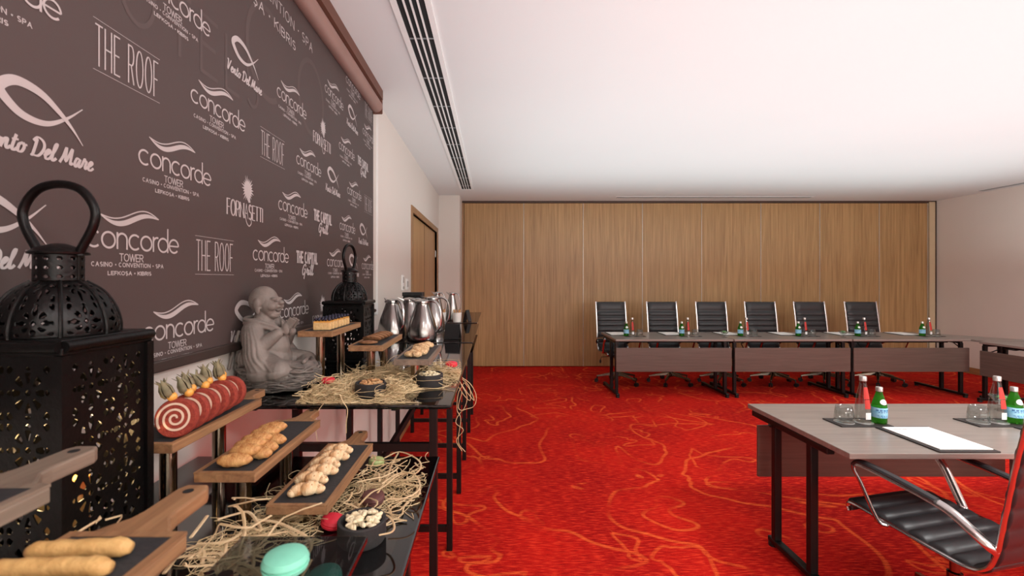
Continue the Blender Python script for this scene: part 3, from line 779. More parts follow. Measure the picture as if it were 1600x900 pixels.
def setting(cx, cy, rz, where):
    c, s = math.cos(rz), math.sin(rz)
    def w(x, y, z): return (cx+c*x-s*y, cy+s*x+c*y, z)
    def one(key, fn, x, y, z, label, r=None):
        r = rz if r is None else r
        if key not in PROTO: PROTO[key] = fn(label); o = PROTO[key]
        else: o = copy_tree(PROTO[key]); o['label'] = label
        o.location = w(x, y, z); o.rotation_euler = (0, 0, r)
    one('pad', leather_pad, 0, 0, ZT, 'dark desk pad, '+where)
    one('note', notepad, .004, .0, ZT+.0062, 'white notepad, '+where)
    one('tray', tray, -.165, .245, ZT, 'dark bottle tray, '+where)
    one('clear', clear_bottle, -.135, .245, ZT+.0088, 'clear red-labelled bottle, '+where, 0)
    one('glass', tumbler, -.235, .245, ZT+.0088, 'plain glass tumbler, '+where)
    one('green', green_bottle, -.06, .232, ZT+.0062, 'green blue-labelled bottle, '+where, 0)
for i, gx in enumerate([1.785, 2.53, 3.32, 4.10, 4.90, 5.77]):
    setting(gx-.06, 6.36, PI, '%s place from the left on the far row' % ORD[i])
setting(2.09, 2.165, 0, 'left place on the foreground table')
setting(2.80, 2.165, 0, 'right place on the foreground table')
def mint_bowl(loc, label):
    t = thing('mint_bowl', loc, label, 'bowl', 'footed glass mint bowls')
    MB().lathe([(0, 0), (.035, 0), (.03, .006), (.008, .015), (.008, .03), (.03, .045), (.058, .085), (.056, .085), (.027, .048), (0, .042)], (0, 0, 0), 24).build('glass_bowl', M['glass'], t, 'all')
    rnd = random.Random(3); b = MB()
    for k in range(16):
        a = rnd.uniform(0, 6.28); r = rnd.uniform(0, .026); b.ell((r*math.cos(a), r*math.sin(a), .062+rnd.uniform(0, .02)), (.012, .009, .008), 8, 6)
    tag(b.build('wrapped_mints', M['mint'], t, True), kind='stuff')
    return t
mb_ = mint_bowl((3.03, 5.98, ZT), 'glass bowl of green mints at the left joint of the far row')
dup(mb_, (4.60, 5.99, ZT), 0, 'glass bowl of green mints at the right joint of the far row')
dup(mb_, (2.95, 2.64, ZT), 0, 'glass bowl of green mints at the far edge of the foreground table')

# ------------------------------------------------------------------ buffet tables along the left wall
ZF, ZM = .983, 1.13
def buffet(loc, label, x0, x1, L_, z, legs, top_m, rails, xl=-.80, xr=-.245, shelf=None, brace=False):
    t = thing('buffet_table', loc, label, 'buffet table', 'black buffet tables')
    MB().box(x0, x1, 0, L_, z-.012, z).build('glass_top', top_m, t, bevel=.004)
    zb = z-.0125
    for y in legs:
        for x in (xl, xr): MB().box(x-.016, x+.016, y-.016, y+.016, 0, zb).build('leg', M['black'], t, bevel=.003)
        for zr in rails: MB().box(xl+.016, xr-.016, y-.012, y+.012, zr-.016, zr+.016).build('cross_rail', M['black'], t)
        MB().box(xl+.016, xr-.016, y-.014, y+.014, zb-.035, zb).build('top_rail', M['black'], t)
    for x in (xl, xr):
        MB().box(x-.012, x+.012, legs[0]+.016, legs[-1]-.016, zb-.035, zb-.003).build('side_rail', M['black'], t)
    # cantilever arms that carry the overhang of the glass
    for x in (xl+.06, xr-.06): MB().box(x-.01, x+.01, .06, legs[0]-.014, zb-.02, zb).build('support_arm', M['black'], t)
    if shelf: MB().box(x0+.05, x1, .02, L_-.3, shelf-.008, shelf).build('lower_shelf', M['sglass'], t)
    if brace: MB().bar((-.52, legs[0]+.3, .66), (-.33, legs[1]-.12, .98), .022, .022).build('brace', M['black'], t)
    return t
buffet((0, .02, 0), 'front low black buffet table with pastries and the large lantern', -.868, -.158, 1.315, ZF, (.55, 1.22), M['bglass'], (.12, .72))
buffet((0, 1.338, 0), 'middle black buffet table carrying the seated statue and straw', -.868, -.124, 1.30, ZM, (.515, 1.19), M['bglass'], (.12, .82), brace=True)
buffet((0, 2.69, 0), 'rear smoked-glass buffet table carrying steel coffee jugs', -.868, -.124, 1.12, ZM, (.51, 1.1), M['sglass'], (.12, .72), shelf=1.075)
buffet((0, 3.87, 0), 'farthest smoked-glass buffet table near the door', -.868, -.14, 1.25, ZM+.005, (.6, 1.2), M['sglass'], (.12, .72))

# ------------------------------------------------------------------ pierced iron lanterns
def march(nu, nv, fld, mapf, b):
    """surface patch with the holes of a scalar field cut out (marching squares)"""
    idx = {}
    val = [[fld(i/nu, j/nv) for i in range(nu+1)] for j in range(nv+1)]
    def vid(key, u, v):
        if key not in idx: idx[key] = len(b.v); b.v.append(tuple(mapf(u, v)))
        return idx[key]
    for j in range(nv):
        for i in range(nu):
            cs = [(i, j), (i+1, j), (i+1, j+1), (i, j+1)]; poly = []
            for k in range(4):
                (a, c), (e, g) = cs[k], cs[(k+1) % 4]; v0, v1 = val[c][a], val[g][e]
                if v0 > 0: poly.append(vid(('c', a, c), a/nu, c/nv))
                if (v0 > 0) != (v1 > 0):
                    t = v0/(v0-v1); t = min(.97, max(.03, t)); key = ('e', min((a, c), (e, g)), max((a, c), (e, g)))
                    poly.append(vid(key, (a+(e-a)*t)/nu, (c+(g-c)*t)/nv))
            if len(poly) > 2: b.f.append(tuple(poly))
def tile_field(x, y):
    """arabesque tile on [-1,1]^2: positive where iron is left"""
    r = math.hypot(x, y); th = math.atan2(y, x); h = []
    h.append(min(math.cos(8*th)+.1, (r-.34)*4, (.72-r)*4))
    h.append((.15-(abs(x)+abs(y)))*5)
    cx, cy = 1-abs(x), 1-abs(y); rc = math.hypot(cx, cy)
    h.append(min((rc-.13)*6, (.38-rc)*6, math.cos(4*math.atan2(cy, cx)+PI)+.35))
    h.append((.2-(abs(abs(x)-.86)*2.4+abs(y)*1.2))*4); h.append((.2-(abs(abs(y)-.86)*2.4+abs(x)*1.2))*4)
    return -max(h)
def lantern(loc, w, body, dome, neck, hand, label, rz=0, hrot=0.0):
    t = thing('lantern', loc, label, 'lantern', 'black pierced lanterns', rz)
    h = w/2
    MB().box(-h*1.08, h*1.08, -h*1.08, h*1.08, 0, .012).box(-h*.98, h*.98, -h*.98, h*.98, .012, .024).build('base', M['iron'], t, bevel=.003)
    for sx in (-1, 1):
        for sy in (-1, 1): MB().box(sx*h-.008, sx*h+.008, sy*h-.008, sy*h+.008, .024, body-.02).build('corner_post', M['iron'], t)
    z0, z1 = .024, body-.02; nt_ = max(2, round((z1-z0-.03)/(w*.55)))
    def fld(u, v):
        mu, mv = .09, .035
        if u < mu or u > 1-mu or v < mv or v > 1-mv: return .3
        tu = (u-mu)/(1-2*mu)*2; tv = (v-mv)/(1-2*mv)*nt_
        return tile_field((tu % 1)*2-1, (tv % 1)*2-1)
    b = MB(); march(56, 28*nt_, fld, lambda u, v: (-h+w*u, 0, z0+(z1-z0)*v), b)
    me = b.mesh('pierced_panel', M['iron'])
    for k in range(4):
        o = bpy.data.objects.new('pierced_panel', me); COL.objects.link(o); o.parent = t
        a = k*PI/2; o.location = (h*math.sin(a), -h*math.cos(a), 0); o.rotation_euler = (0, 0, a)
        sd = o.modifiers.new('solid', 'SOLIDIFY'); sd.thickness = .0022; sd.offset = 0
    e = h*1.08
    MB().box(-e, e, -e, e, body-.02, body-.008).box(-e*.93, e*.93, -e*.93, e*.93, body-.008, body+.004).build('eave', M['iron'], t, bevel=.002)
    for k in range(4):
        a = k*PI/2; d = Vector((math.cos(a), math.sin(a), 0)); p = Vector((-d.y, d.x, 0))
        q0 = d*e-p*e*.96; q1 = d*e+p*e*.96
        MB().tube([(q0.x, q0.y, body-.006), (q1.x, q1.y, body-.006)], w*.052, 10).build('rolled_edge', M['iron'], t, True)
    rb = h*.98
    prof = cat_rom([(rb, 0, body+.004), (rb*1.0, 0, body+dome*.22), (rb*.92, 0, body+dome*.5), (rb*.72, 0, body+dome*.8), (rb*.42, 0, body+dome)], 8)
    def dm(u, v):
        k = v*(len(prof)-1); i = min(len(prof)-2, int(k)); q = prof[i].lerp(prof[i+1], k-i); a = 2*PI*u
        lobe = 1-.03*abs(math.cos(4*a)); return (q.x*lobe*math.cos(a), q.x*lobe*math.sin(a), q.z)
    def df(u, v):
        s = (u*8) % 1
        if s < .1 or s > .9 or v < .05 or v > .95: return .3
        return tile_field((s-.1)/.8*2-1, ((v-.05)/.9*1.6 % 1)*2-1)
    b = MB(); march(224, 36, df, dm, b)
    o = b.build('dome', M['iron'], t, 'all'); sd = o.modifiers.new('solid', 'SOLIDIFY'); sd.thickness = .002
    for k in range(8):
        a = 2*PI*k/8; MB().tube([(q.x*math.cos(a)*.985, q.x*math.sin(a)*.985, q.z) for q in prof], .003, 6).build('dome_rib', M['iron'], t, True)
    rn = rb*.4; zt = body+dome
    def nf(u, v):
        if v < .12 or v > .88: return .3
        return math.hypot(((u*12) % 1-.5)*1.0, ((v*3) % 1-.5)*1.0)-.22
    b = MB(); march(120, 24, nf, lambda u, v: (rn*math.cos(2*PI*u), rn*math.sin(2*PI*u), zt+neck*v), b)
    o = b.build('neck', M['iron'], t, 'all'); sd = o.modifiers.new('solid', 'SOLIDIFY'); sd.thickness = .002
    zc = zt+neck
    MB().lathe([(rn*.9, zc-.002), (rn*1.22, zc), (rn*1.24, zc+.003), (rn*.8, zc+.012), (rn*.3, zc+.018), (0, zc+.019)], (0, 0, 0), 28).build('cap', M['iron'], t, True)
    hw = hand*.5
    pts = cat_rom([(-rn*1.05, 0, zc-.002), (-rn*1.1, 0, zc+.006), (-hw*1.0, 0, zc+hand*.42), (-hw*1.02, 0, zc+hand*.68), (-hw*.62, 0, zc+hand*.94), (0, 0, zc+hand*1.02), (hw*.62, 0, zc+hand*.94), (hw*1.02, 0, zc+hand*.68), (hw*1.0, 0, zc+hand*.42), (rn*1.1, 0, zc+.006), (rn*1.05, 0, zc-.002)], 6)
    MB().tube(pts, w*.042, 10).build('handle', M['iron'], t, True).rotation_euler = (0, 0, hrot)
    return t
lw = .17
LC = (-.745, .78)
lantern((LC[0], LC[1], ZF+.0005), lw, .42, .094, .046, .118, 'large black pierced iron lantern in the left foreground with a candle inside')
LC2 = (-.665, 2.10)
lantern((LC2[0], LC2[1], ZM+.0005), .165, .272, .085, .05, .12, 'smaller black pierced iron lantern behind the cake board, before the steel jugs', hrot=1.45)
cn = thing('pillar_candle', (LC[0]+.01, LC[1]-.005, ZF+.0255), 'cream pillar candle glowing inside the large lantern', 'candle')
MB().lathe([(0, 0), (.036, 0), (.036, .15), (.03, .154), (0, .147)], (0, 0, 0), 24).build('wax', M['wax'], cn, True)
MB().ell((0, 0, .168), (.006, .006, .016), 10, 8).build('flame', M['flame'], cn, True)
fl = bpy.data.lights.new('candle_light', 'POINT'); fl.energy = 1.0; fl.color = (1, .68, .32); fl.shadow_soft_size = .012
flo = bpy.data.objects.new('candle_light', fl); COL.objects.link(flo); flo.parent = cn; flo.location = (0, 0, .19)

# ------------------------------------------------------------------ seated stone figure on a nest
SC = Vector((-.735, 1.56, ZM+.0005))
st = thing('monk_statue', SC, 'grey stone statue of a laughing robed child monk seated on a nest', 'statue', rz=-.12)
b = MB()
def cap_(p0, p1, r0, r1, n=6):
    p0 = Vector(p0); p1 = Vector(p1)
    for k in range(n+1):
        q = p0.lerp(p1, k/n); r = r0+(r1-r0)*k/n; b.ell(q, (r, r, r), 14, 9)
E_ = b.ell
E_((-.058, 0, .298), (.048, .044, .050), 24, 16)            # skull
E_((-.034, 0, .284), (.036, .039, .036), 20, 14)            # face
for s in (-1, 1):
    E_((-.016, s*.022, .279), (.018, .015, .015)); E_((-.010, s*.015, .304), (.010, .013, .006))      # cheeks, brows
    E_((-.054, s*.045, .286), (.012, .006, .019)); E_((-.050, s*.044, .266), (.009, .006, .014))      # long ears
E_((.003, 0, .291), (.015, .011, .009)); E_((.0, 0, .2775), (.008, .012, .004))                       # nose, upper lip
E_((-.010, 0, .254), (.014, .016, .006)); E_((-.020, 0, .247), (.020, .020, .012)); E_((-.03, 0, .262), (.022, .03, .02))   # lower lip, chin, jaw
cap_((-.055, 0, .25), (-.056, 0, .225), .030, .036, 3)
E_((-.062, 0, .165), (.058, .062, .082), 22, 14); E_((-.050, 0, .10), (.085, .088, .055), 22, 14); E_((-.028, 0, .14), (.060, .056, .060), 18, 12)
for s in (-1, 1):
    E_((-.058, s*.048, .208), (.036, .03, .034)); cap_((-.056, s*.058, .2), (-.03, s*.078, .12), .034, .034)
    cap_((-.03, s*.078, .12), (-.005, s*.085, .07), .036, .045)                                       # sleeve falling to the knee
    cap_((-.025, s*.07, .15), (.018, s*.04, .188), .028, .018)
    cap_((-.03, s*.05, .085), (.05, s*.085, .075), .05, .038); cap_((.05, s*.085, .075), (.078, s*.012, .066), .037, .028)
    E_((.030, s*.013, .202), (.015, .009, .022))
    for k in range(4):
        cap_((.032+.005*k, s*.012, .208+.0035*(3-k)), (.046+.006*k, s*.010, .230+.003*(3-k)), .0052, .0042, 4)
    cap_((.022, s*.014, .208), (.018, s*.013, .228), .0055, .0045, 3)
E_((.092, -.03, .088), (.026, .016, .014))
for k in range(5): E_((.114-.002*k, -.046+.008*k, .098+.001*k), (.008, .0054, .0075))
from mathutils.bvhtree import BVHTree
bt = BVHTree.FromPolygons(b.v, b.f); folds = []
def on_skin(x, z):
    h = bt.ray_cast(Vector((x, -.4, z)), Vector((0, 1, 0)))
    return h[0] if h[0] is not None else None
for k in range(9):                                          # drapery folds sweeping from shoulder to lap
    f = k/8; folds.append(([(-.10+.055*f, .222), (-.108+.085*f, .17+.004*f), (-.115+.115*f, .12), (-.122+.17*f, .078)], .0062))
for k in range(5):                                          # folds across the lap
    f = k/4; folds.append(([(-.075+.02*f, .052+.014*f), (-.01+.01*f, .05+.016*f), (.05, .056+.014*f), (.095, .07+.008*f)], .0055))
for cp, r_ in folds:
    pts = [on_skin(q_.x, q_.z) for q_ in cat_rom([(x, 0, z) for x, z in cp], 7)]; pts = [p_ for p_ in pts if p_ is not None]
    if len(pts) > 3: b.tube(pts, [r_*(.35+.65*math.sin(PI*i/(len(pts)-1))) for i in range(len(pts))], 8)
for k in range(6):
    f = k/5; pts = cat_rom([(-.112-.006*f, -.05+.1*f, .2-.01*f), (-.127, -.06+.12*f, .13), (-.137, -.068+.136*f, .07)], 5); b.tube(pts, .0055, 8)
for dz in (0, .012):
    b.tube(cat_rom([(-.09, -.052, .236-dz), (-.045, -.06, .232-dz), (-.0, -.034, .213-dz), (.016, .0, .192-dz), (-.0, .034, .213-dz), (-.045, .06, .232-dz), (-.09, .052, .236-dz), (-.108, 0, .24-dz)], 6, True), .0075, 8, True)
E_((-.118, 0, .075), (.028, .06, .03))
fg = b.build('figure', M['stone'], st, 'all')
rm = fg.modifiers.new('remesh', 'REMESH'); rm.mode = 'VOXEL'; rm.voxel_size = .0027; rm.use_smooth_shade = True
sm_ = fg.modifiers.new('smooth', 'SMOOTH'); sm_.iterations = 2; sm_.factor = .5
for s in (-1, 1):
    MB().ell((-.001, s*.017, .2965), (.0045, .009, .0022), 10, 6).build('eye', M['bark'], fg, True)
MB().ell((-.003, 0, .2665), (.0075, .0145, .0065), 12, 8).build('open_mouth', M['bark'], fg, True)
nb = MB(); rnd = random.Random(5)
# woven bark ring: lathed body with rope-like strands around it
for j in range(15):
    ph = PI*2*j/15
    for i in range(48):
        a = 2*PI*i/48; rr = 1+.05*math.sin(a*5+j*1.1)+.04*math.sin(a*11-j*.7)
        q = .024*rr*math.cos(ph); zz = .052+.046*rr*math.sin(ph)
        nb.v.append(((.112+q)*math.cos(a), (.083+q)*math.sin(a), zz))
for j in range(15):
    for i in range(48):
        a0 = j*48+i; a1 = j*48+(i+1) % 48; k0 = ((j+1) % 15)*48+i; k1 = ((j+1) % 15)*48+(i+1) % 48; nb.f.append((a0, a1, k1, k0))
for k in range(70):
    a0 = rnd.uniform(0, 6.28); span = rnd.uniform(.6, 1.5); z = rnd.uniform(.014, .088); dz = rnd.uniform(-.025, .025); pts = []
    for i in range(12):
        a = a0+span*i/11; zz = min(.094, max(.008, z+dz*i/11+.005*math.sin(a*9+k))); off = .026*math.sqrt(max(.05, 1-((zz-.052)/.046)**2))
        pts.append(((.113+off)*math.cos(a), (.084+off)*math.sin(a), zz))
    nb.tube(pts, rnd.uniform(.003, .006), 6)
nb.lathe([(0, .02), (.1, .02), (.1, .06), (0, .062)], (0, 0, 0), 30, Matrix.Scale(.8, 4, (0, 1, 0)))
nb.build('nest_base', M['bark'], st, 'all')

# ------------------------------------------------------------------ paddle boards on steel posts
def board(xr, y0, ztop, zbase, label, w=.122, L_=.34, handle=True, m='bwood', posts=((0, .07), (0, .27)), pr=.0155):
    xc = xr-w/2
    t = thing('serving_board', (xc, y0, zbase+.0005), label, 'serving board', 'paddle boards on steel posts')
    zt = ztop-zbase-.0005; h = w/2; th = .02
    fr_ = MB().box(-h, h, 0, L_, zt-th, zt-.0035)
    fr_.build('board_plate', M[m], t, bevel=.002)
    rim = MB().box(-h, h, 0, .009, zt-.0035, zt).box(-h, h, L_-.009, L_, zt-.0035, zt).box(-h, -h+.009, .009, L_-.009, zt-.0035, zt).box(h-.009, h, .009, L_-.009, zt-.0035, zt)
    rim.build('rim', M[m], t)
    MB().box(-h+.009, h-.009, .009, L_-.009, zt-.0035, zt-.001).build('slate_inlay', M['slate'], t)
    if handle:
        pl = [(-.042, L_), (-.036, L_+.012), (-.022, L_+.03), (-.019, L_+.045), (-.019, L_+.10), (-.013, L_+.112), (.013, L_+.112), (.019, L_+.10), (.019, L_+.045), (.022, L_+.03), (.036, L_+.012), (.042, L_)]
        o = MB().prism(pl[::-1], zt-th, zt-.001).build('handle', M[m], t, bevel=.003)
        MB().lathe([(0, zt-.001), (.0062, zt-.001), (.0062, zt-.0005), (0, zt-.0005)], (0, L_+.092, 0), 14).build('hanging_hole', M['slot'], o)
    for x, y in posts: MB().lathe([(pr, 0), (pr, zt-th-.0003)], (x, y, 0), 24).build('post', M['post'], t, True)
    return (xc, y0, ztop)
BR = board(-.624, .885, 1.181, ZF, 'wooden paddle board with slate inlay holding the red swirl cake', posts=((.02, .045), (.0, .25)))
BP = board(-.472, .90, 1.118, ZF, 'wooden paddle board with slate inlay holding brown seeded buns')
BT = board(-.329, .90, 1.054, ZF, 'wooden paddle board with slate inlay holding pale glazed twists')
BB = board(-.319, .134, 1.238, ZF, 'wooden paddle board with breadsticks at the bottom left corner')
BL = board(-.463, .136, 1.287, ZF, 'wooden paddle board cut by the left picture edge, in front of the large lantern', m='bwood2')
B1 = board(-.562, 1.585, 1.32, ZM, 'raised wooden board with slate inlay holding blueberry cake bars', handle=False, posts=((0, .05), (0, .27)))
B2 = board(-.39, 1.60, 1.268, ZM, 'raised wooden board with slate inlay holding shingled brown cookies', handle=False)
B3 = board(-.213, 1.52, 1.233, ZM, 'grey wooden board with slate inlay holding rough nut cookies', handle=False, m='bwood2')

# ------------------------------------------------------------------ food
rnd = random.Random(11)
EPS = .0005
def place(o, loc, rot=(0, 0, 0)): o.location = loc; o.rotation_euler = rot; return o
# swirl cake slices
def slice_proto():
    t = thing('swirl_cake_slice', (0, 0, 0), '', 'cake slice', 'slices of red swirl cake')
    R_ = .0385; n = 36
    pr = [(0, -.011), (R_*.94, -.011), (R_, -.007), (R_, .007), (R_*.94, .011), (0, .011)]
    m = Matrix.Rotation(PI/2, 4, 'X')
    MB().lathe(pr, (0, 0, 0), n, m).build('sponge', M['cake'], t, True)
    b = MB(); N_ = 90; vs = []
    for i in range(N_+1):
        f = i/N_; a = f*2*PI*2.6; r = .003+(R_*.84-.003)*f; w = .0021
        for q in (-w, w): vs.append(((r+q)*math.cos(a), -.0116, (r+q)*math.sin(a)))
    for i in range(N_+1):
        f = i/N_; a = f*2*PI*2.6; r = .003+(R_*.84-.003)*f; w = .0021
        for q in (-w, w): vs.append(((r+q)*math.cos(a), -.0105, (r+q)*math.sin(a)))
    o = 2*(N_+1)
    b.add(vs, [(2*i, 2*i+1, 2*i+3, 2*i+2) for i in range(N_)]+[(2*i, 2*i+2, o+2*i+2, o+2*i) for i in range(N_)]+[(2*i+1, o+2*i+1, o+2*i+3, 2*i+3) for i in range(N_)])
    b.build('cream_swirl', M['cream2'], t)
    return t
sp0 = slice_proto()
for i in range(6):
    o = sp0 if i == 0 else copy_tree(sp0)
    o['label'] = 'red sponge slice with cream swirl, %s from the front of its board' % ORD[i]
    place(o, (-.643-.004*i, .925+.043*i, 1.1805+.0392), (-.16, -.15*i, .22))
def physalis_proto():
    t = thing('golden_berry', (0, 0, 0), '', 'fruit', 'golden berries on the swirl cake')
    MB().ell((0, 0, .0095), (.0095, .0095, .0095), 14, 10).build('fruit', M['berry'], t, True)
    b = MB()
    for k in range(5):
        a = 2*PI*k/5; c, s = math.cos(a), math.sin(a)
        pts = [(.0085, 0, .010), (.0115, 0, .018), (.011, 0, .030), (.006, 0, .041), (.013, 0, .050)]; ws = [.003, .0065, .006, .004, .0005]
        for (x, _, z), w in zip(pts, ws):
            for q in (-w, w): b.v.append((x*c-q*s-.004, x*s+q*c, z))
        o = len(b.v)-10; b.f += [(o+2*i, o+2*i+1, o+2*i+3, o+2*i+2) for i in range(4)]
    h = b.build('husk', M['husk'], t, True); sd = h.modifiers.new('s', 'SOLIDIFY'); sd.thickness = .0008
    return t
ph0 = physalis_proto()
for i in range(7):
    o = ph0 if i == 0 else copy_tree(ph0)
    o['label'] = 'golden berry with dry leaves on top of the red swirl cake, %s from the front' % ORD[i]
    place(o, (-.645-.004*i+(.010 if i % 2 else -.004), .925+.035*i, 1.1805+.0735), (rnd.uniform(-.3, .3), rnd.uniform(-.7, -.2), rnd.uniform(-.5, .5)))
def lump(parts, name, m, seed, jit=.08):
    r = random.Random(seed); b = MB()
    for c, rad, rz in parts:
        mtx = Matrix.Translation(c) @ Matrix.Rotation(rz, 4, 'Z'); n0 = len(b.v); b.ell((0, 0, 0), rad, 18, 12, mtx)
        for i in range(n0, len(b.v)):
            v = Vector(b.v[i])-Vector(c); k = 1+jit*math.sin(v.x*260+seed)*math.sin(v.y*310+seed*2)*math.cos(v.z*280); q = Vector(c)+v*k; b.v[i] = (q.x, q.y, max(q.z, .0005))
    return b
def seeds(b_parts, n, r, seed):
    b = MB(); rr = random.Random(seed)
    for k in range(n):
        c, rad, rz = rr.choice(b_parts); a = rr.uniform(0, 6.28); e = rr.uniform(.55, 1.4)
        p = Vector((rad[0]*math.cos(e)*math.cos(a), rad[1]*math.cos(e)*math.sin(a), rad[2]*math.sin(e))); p = Matrix.Rotation(rz, 3, 'Z') @ p + Vector(c)
        b.ell(p, (r, r*.7, r*.5), 6, 4)
    return b
def food(parts, name, m, seed, cat, grp, sd=None):
    t = thing(name, (0, 0, 0), '', cat, grp)
    o = lump(parts, name, m, seed).build('pastry_body' if cat != 'cookie' else 'cookie_body', m, t, 'all')
    if sd: tag(seeds(parts, sd[0], sd[1], seed).build('seed_topping', M['seed'], t, True), kind='stuff')
    return t
bunp = [((0, 0, .013), (.034, .0165, .0135), 0)]
twp = [((-.014, .002, .012), (.02, .014, .0125), .5), ((.006, -.002, .014), (.02, .0145, .014), .4), ((.022, .0, .010), (.014, .010, .010), -.2), ((-.026, -.004, .009), (.012, .009, .009), .8)]
bun0 = food(bunp, 'seeded_bun', M['bun'], 2, 'pastry', 'brown seeded buns', (46, .0014))
row = [(0, -.525, .952, 0, .15), (1, -.517, .978, .010, -.05), (2, -.500, .996, .0, -.25), (3, -.522, 1.008, .012, .1), (4, -.504, 1.03, .0, -.2), (5, -.526, 1.043, .012, .05), (6, -.506, 1.072, .001, -.15), (7, -.527, 1.085, .012, .1), (8, -.53, 1.125, .010, .1)]
for k, x, y, dz, rz in row:
    o = bun0 if k == 0 else copy_tree(bun0)
    o['label'] = 'brown seeded bun, %s from the front of its board' % ORD[k]
    place(o, (x-.006, y-.02, 1.1175+dz), (0, .0 if dz < .005 else -.12, rz))
tw0 = food(twp, 'glazed_twist', M['twist'], 4, 'pastry', 'pale glazed pastry twists', (60, .0013))
for k, (x, y, rz) in enumerate([(-.388, .945, .25), (-.392, .985, -.1), (-.387, 1.025, .2), (-.393, 1.067, -.15), (-.388, 1.108, .15), (-.392, 1.15, .1)]):
    o = tw0 if k == 0 else copy_tree(tw0); o['label'] = 'pale glazed pastry twist, %s from the front of its board' % ORD[k]
    place(o, (x, y, 1.0535+(.0 if k == 0 else .006)), (.0 if k == 0 else .15, 0, rz))
def stick(p0, p1, r, label):
    pts = [Vector(p0).lerp(Vector(p1), k/14) for k in range(15)]; rs = [r*(.55 if k in (0, 14) else .9 if k in (1, 13) else 1+.05*math.sin(k*2.1)) for k in range(15)]
    for k, q in enumerate(pts): q.z += .0008*math.sin(k*1.7)
    tag(MB().tube(pts, rs, 12).build('breadstick', M['stick'], None, 'all'), label, 'breadstick', 'golden breadsticks')
zb_ = 1.238+.0085
stick((-.434, .424, zb_), (-.344, .432, zb_), .0088, 'golden breadstick farther from the viewer, on the bottom left board')
stick((-.44, .397, zb_), (-.338, .402, zb_), .0088, 'golden breadstick in the middle of the bottom left board')
stick((-.432, .368, zb_), (-.336, .372, zb_), .0088, 'golden breadstick nearest the bottom picture edge, on the bottom left board')
# blueberry cake bars
cb0 = thing('cake_bar', (0, 0, 0), '', 'cake bar', 'blueberry cake bars')
MB().box(-.03, .03, -.013, .013, 0, .027).build('sponge', M['bar2'], cb0, bevel=.003)
MB().box(-.029, .029, -.0125, .0125, .027, .031).build('glaze', M['berry'], cb0, bevel=.001)
for q in range(5): MB().ell((-.023+.0115*q, .003*((-1)**q), .0375), (.0062, .0062, .006), 10, 7).build('blueberry', M['blueb'], cb0, True)
for k in range(7):
    o = cb0 if k == 0 else copy_tree(cb0); o['label'] = 'yellow cake bar topped with blueberries, %s from the front of its board' % ORD[k]
    place(o, (-.617, 1.64+.034*k, 1.3195), (0, 0, .12))
ck0 = food([((0, 0, .007), (.034, .021, .0072), 0)], 'brown_cookie', M['cookie'], 7, 'cookie', 'brown oval cookies')
for k in range(6):
    o = ck0 if k == 0 else copy_tree(ck0); o['label'] = 'brown oval cookie, %s from the front of its shingled row' % ORD[k]
    place(o, (-.452+.003*k, 1.64+.036*k, 1.2675+(0 if k == 0 else .009)), (.0 if k == 0 else -.68, 0, .1))
nk0 = food([((-.012, .004, .01), (.02, .018, .011), .3), ((.012, -.002, .011), (.02, .017, .012), -.3), ((0, .006, .016), (.018, .014, .010), 0)], 'nut_cookie', M['nutcookie'], 9, 'cookie', 'rough nut cookies', (30, .002))
for k in range(6):
    o = nk0 if k == 0 else copy_tree(nk0); o['label'] = 'rough pale nut cookie, %s from the front of its board' % ORD[k]
    place(o, (-.272+(.008 if k % 2 else -.006), 1.572+.042*k, 1.2325), (0, 0, .8*k))
# macarons
def macaron(loc, r, m, label, rot=(0, 0, 0)):
    t = thing('macaron', loc, label, 'macaron', 'macarons'); t.rotation_euler = rot
    h = r*.85
    MB().lathe([(0, 0), (r*.8, 0), (r*.98, h*.14), (r, h*.3), (r*1.03, h*.34), (r*.99, h*.38)], (0, 0, 0), 30).build('lower_shell', m, t, True)
    MB().lathe([(r*.93, h*.38), (r*.93, h*.52)], (0, 0, 0), 30).build('filling', m, t, True)
    MB().lathe([(r*.99, h*.52), (r*1.03, h*.56), (r, h*.64), (r*.92, h*.84), (r*.66, h*.97), (r*.3, h*1.02), (0, h*1.03)], (0, 0, 0), 30).build('upper_shell', m, t, True)
    return t
ZG = 1.185
macaron((-.2255, .493, ZG+.0005), .0235, M['m_mint'], 'pale mint macaron on the clear glass riser at the bottom edge')
macaron((-.287, .775, ZF+.0005), .027, M['m_mint_dim'], 'mint macaron coloured darker beneath the clear glass riser at the bottom edge')
macaron((-.325, 1.26, ZF+.006), .021, M['m_green'], 'pale green macaron in raffia beside the glazed twists')
macaron((-.275, 1.035, ZF+.012), .0255, M['m_brown'], 'dark cocoa-brown macaron lying in raffia', (.1, .05, 0))
macaron((-.338, .952, ZF+.002), .024, M['m_red'], 'bright red macaron behind the bowl of cashews', (0, .2, 0))
macaron(P(513, 603, 1.50), .021, M['m_red'], 'red macaron half buried in straw beside the statue').location.z = ZM+.03
macaron(P(705, 578, 1.78), .024, M['m_red'], 'red macaron half buried in straw beyond the white bowl').location.z = ZM+.03
# clear glass riser at the front edge
gr = thing('glass_riser', (-.235, .36, ZF+.0005), 'clear smoked-glass riser at the bottom edge holding a mint macaron', 'glass stand')
MB().box(-.075, .08, -.2, .2, ZG-ZF-.0085, ZG-ZF-.0005).build('glass_plate', M['rglass'], gr, bevel=.0015)
for x in (-.06, .065):
    for y in (-.18,): MB().lathe([(.008, 0), (.008, ZG-ZF-.009)], (x, y, 0), 14).build('stand_post', M['post'], gr, True)
MB().lathe([(.008, 0), (.008, ZG-ZF-.009)], (-.06, .14, 0), 14).build('stand_post', M['post'], gr, True)
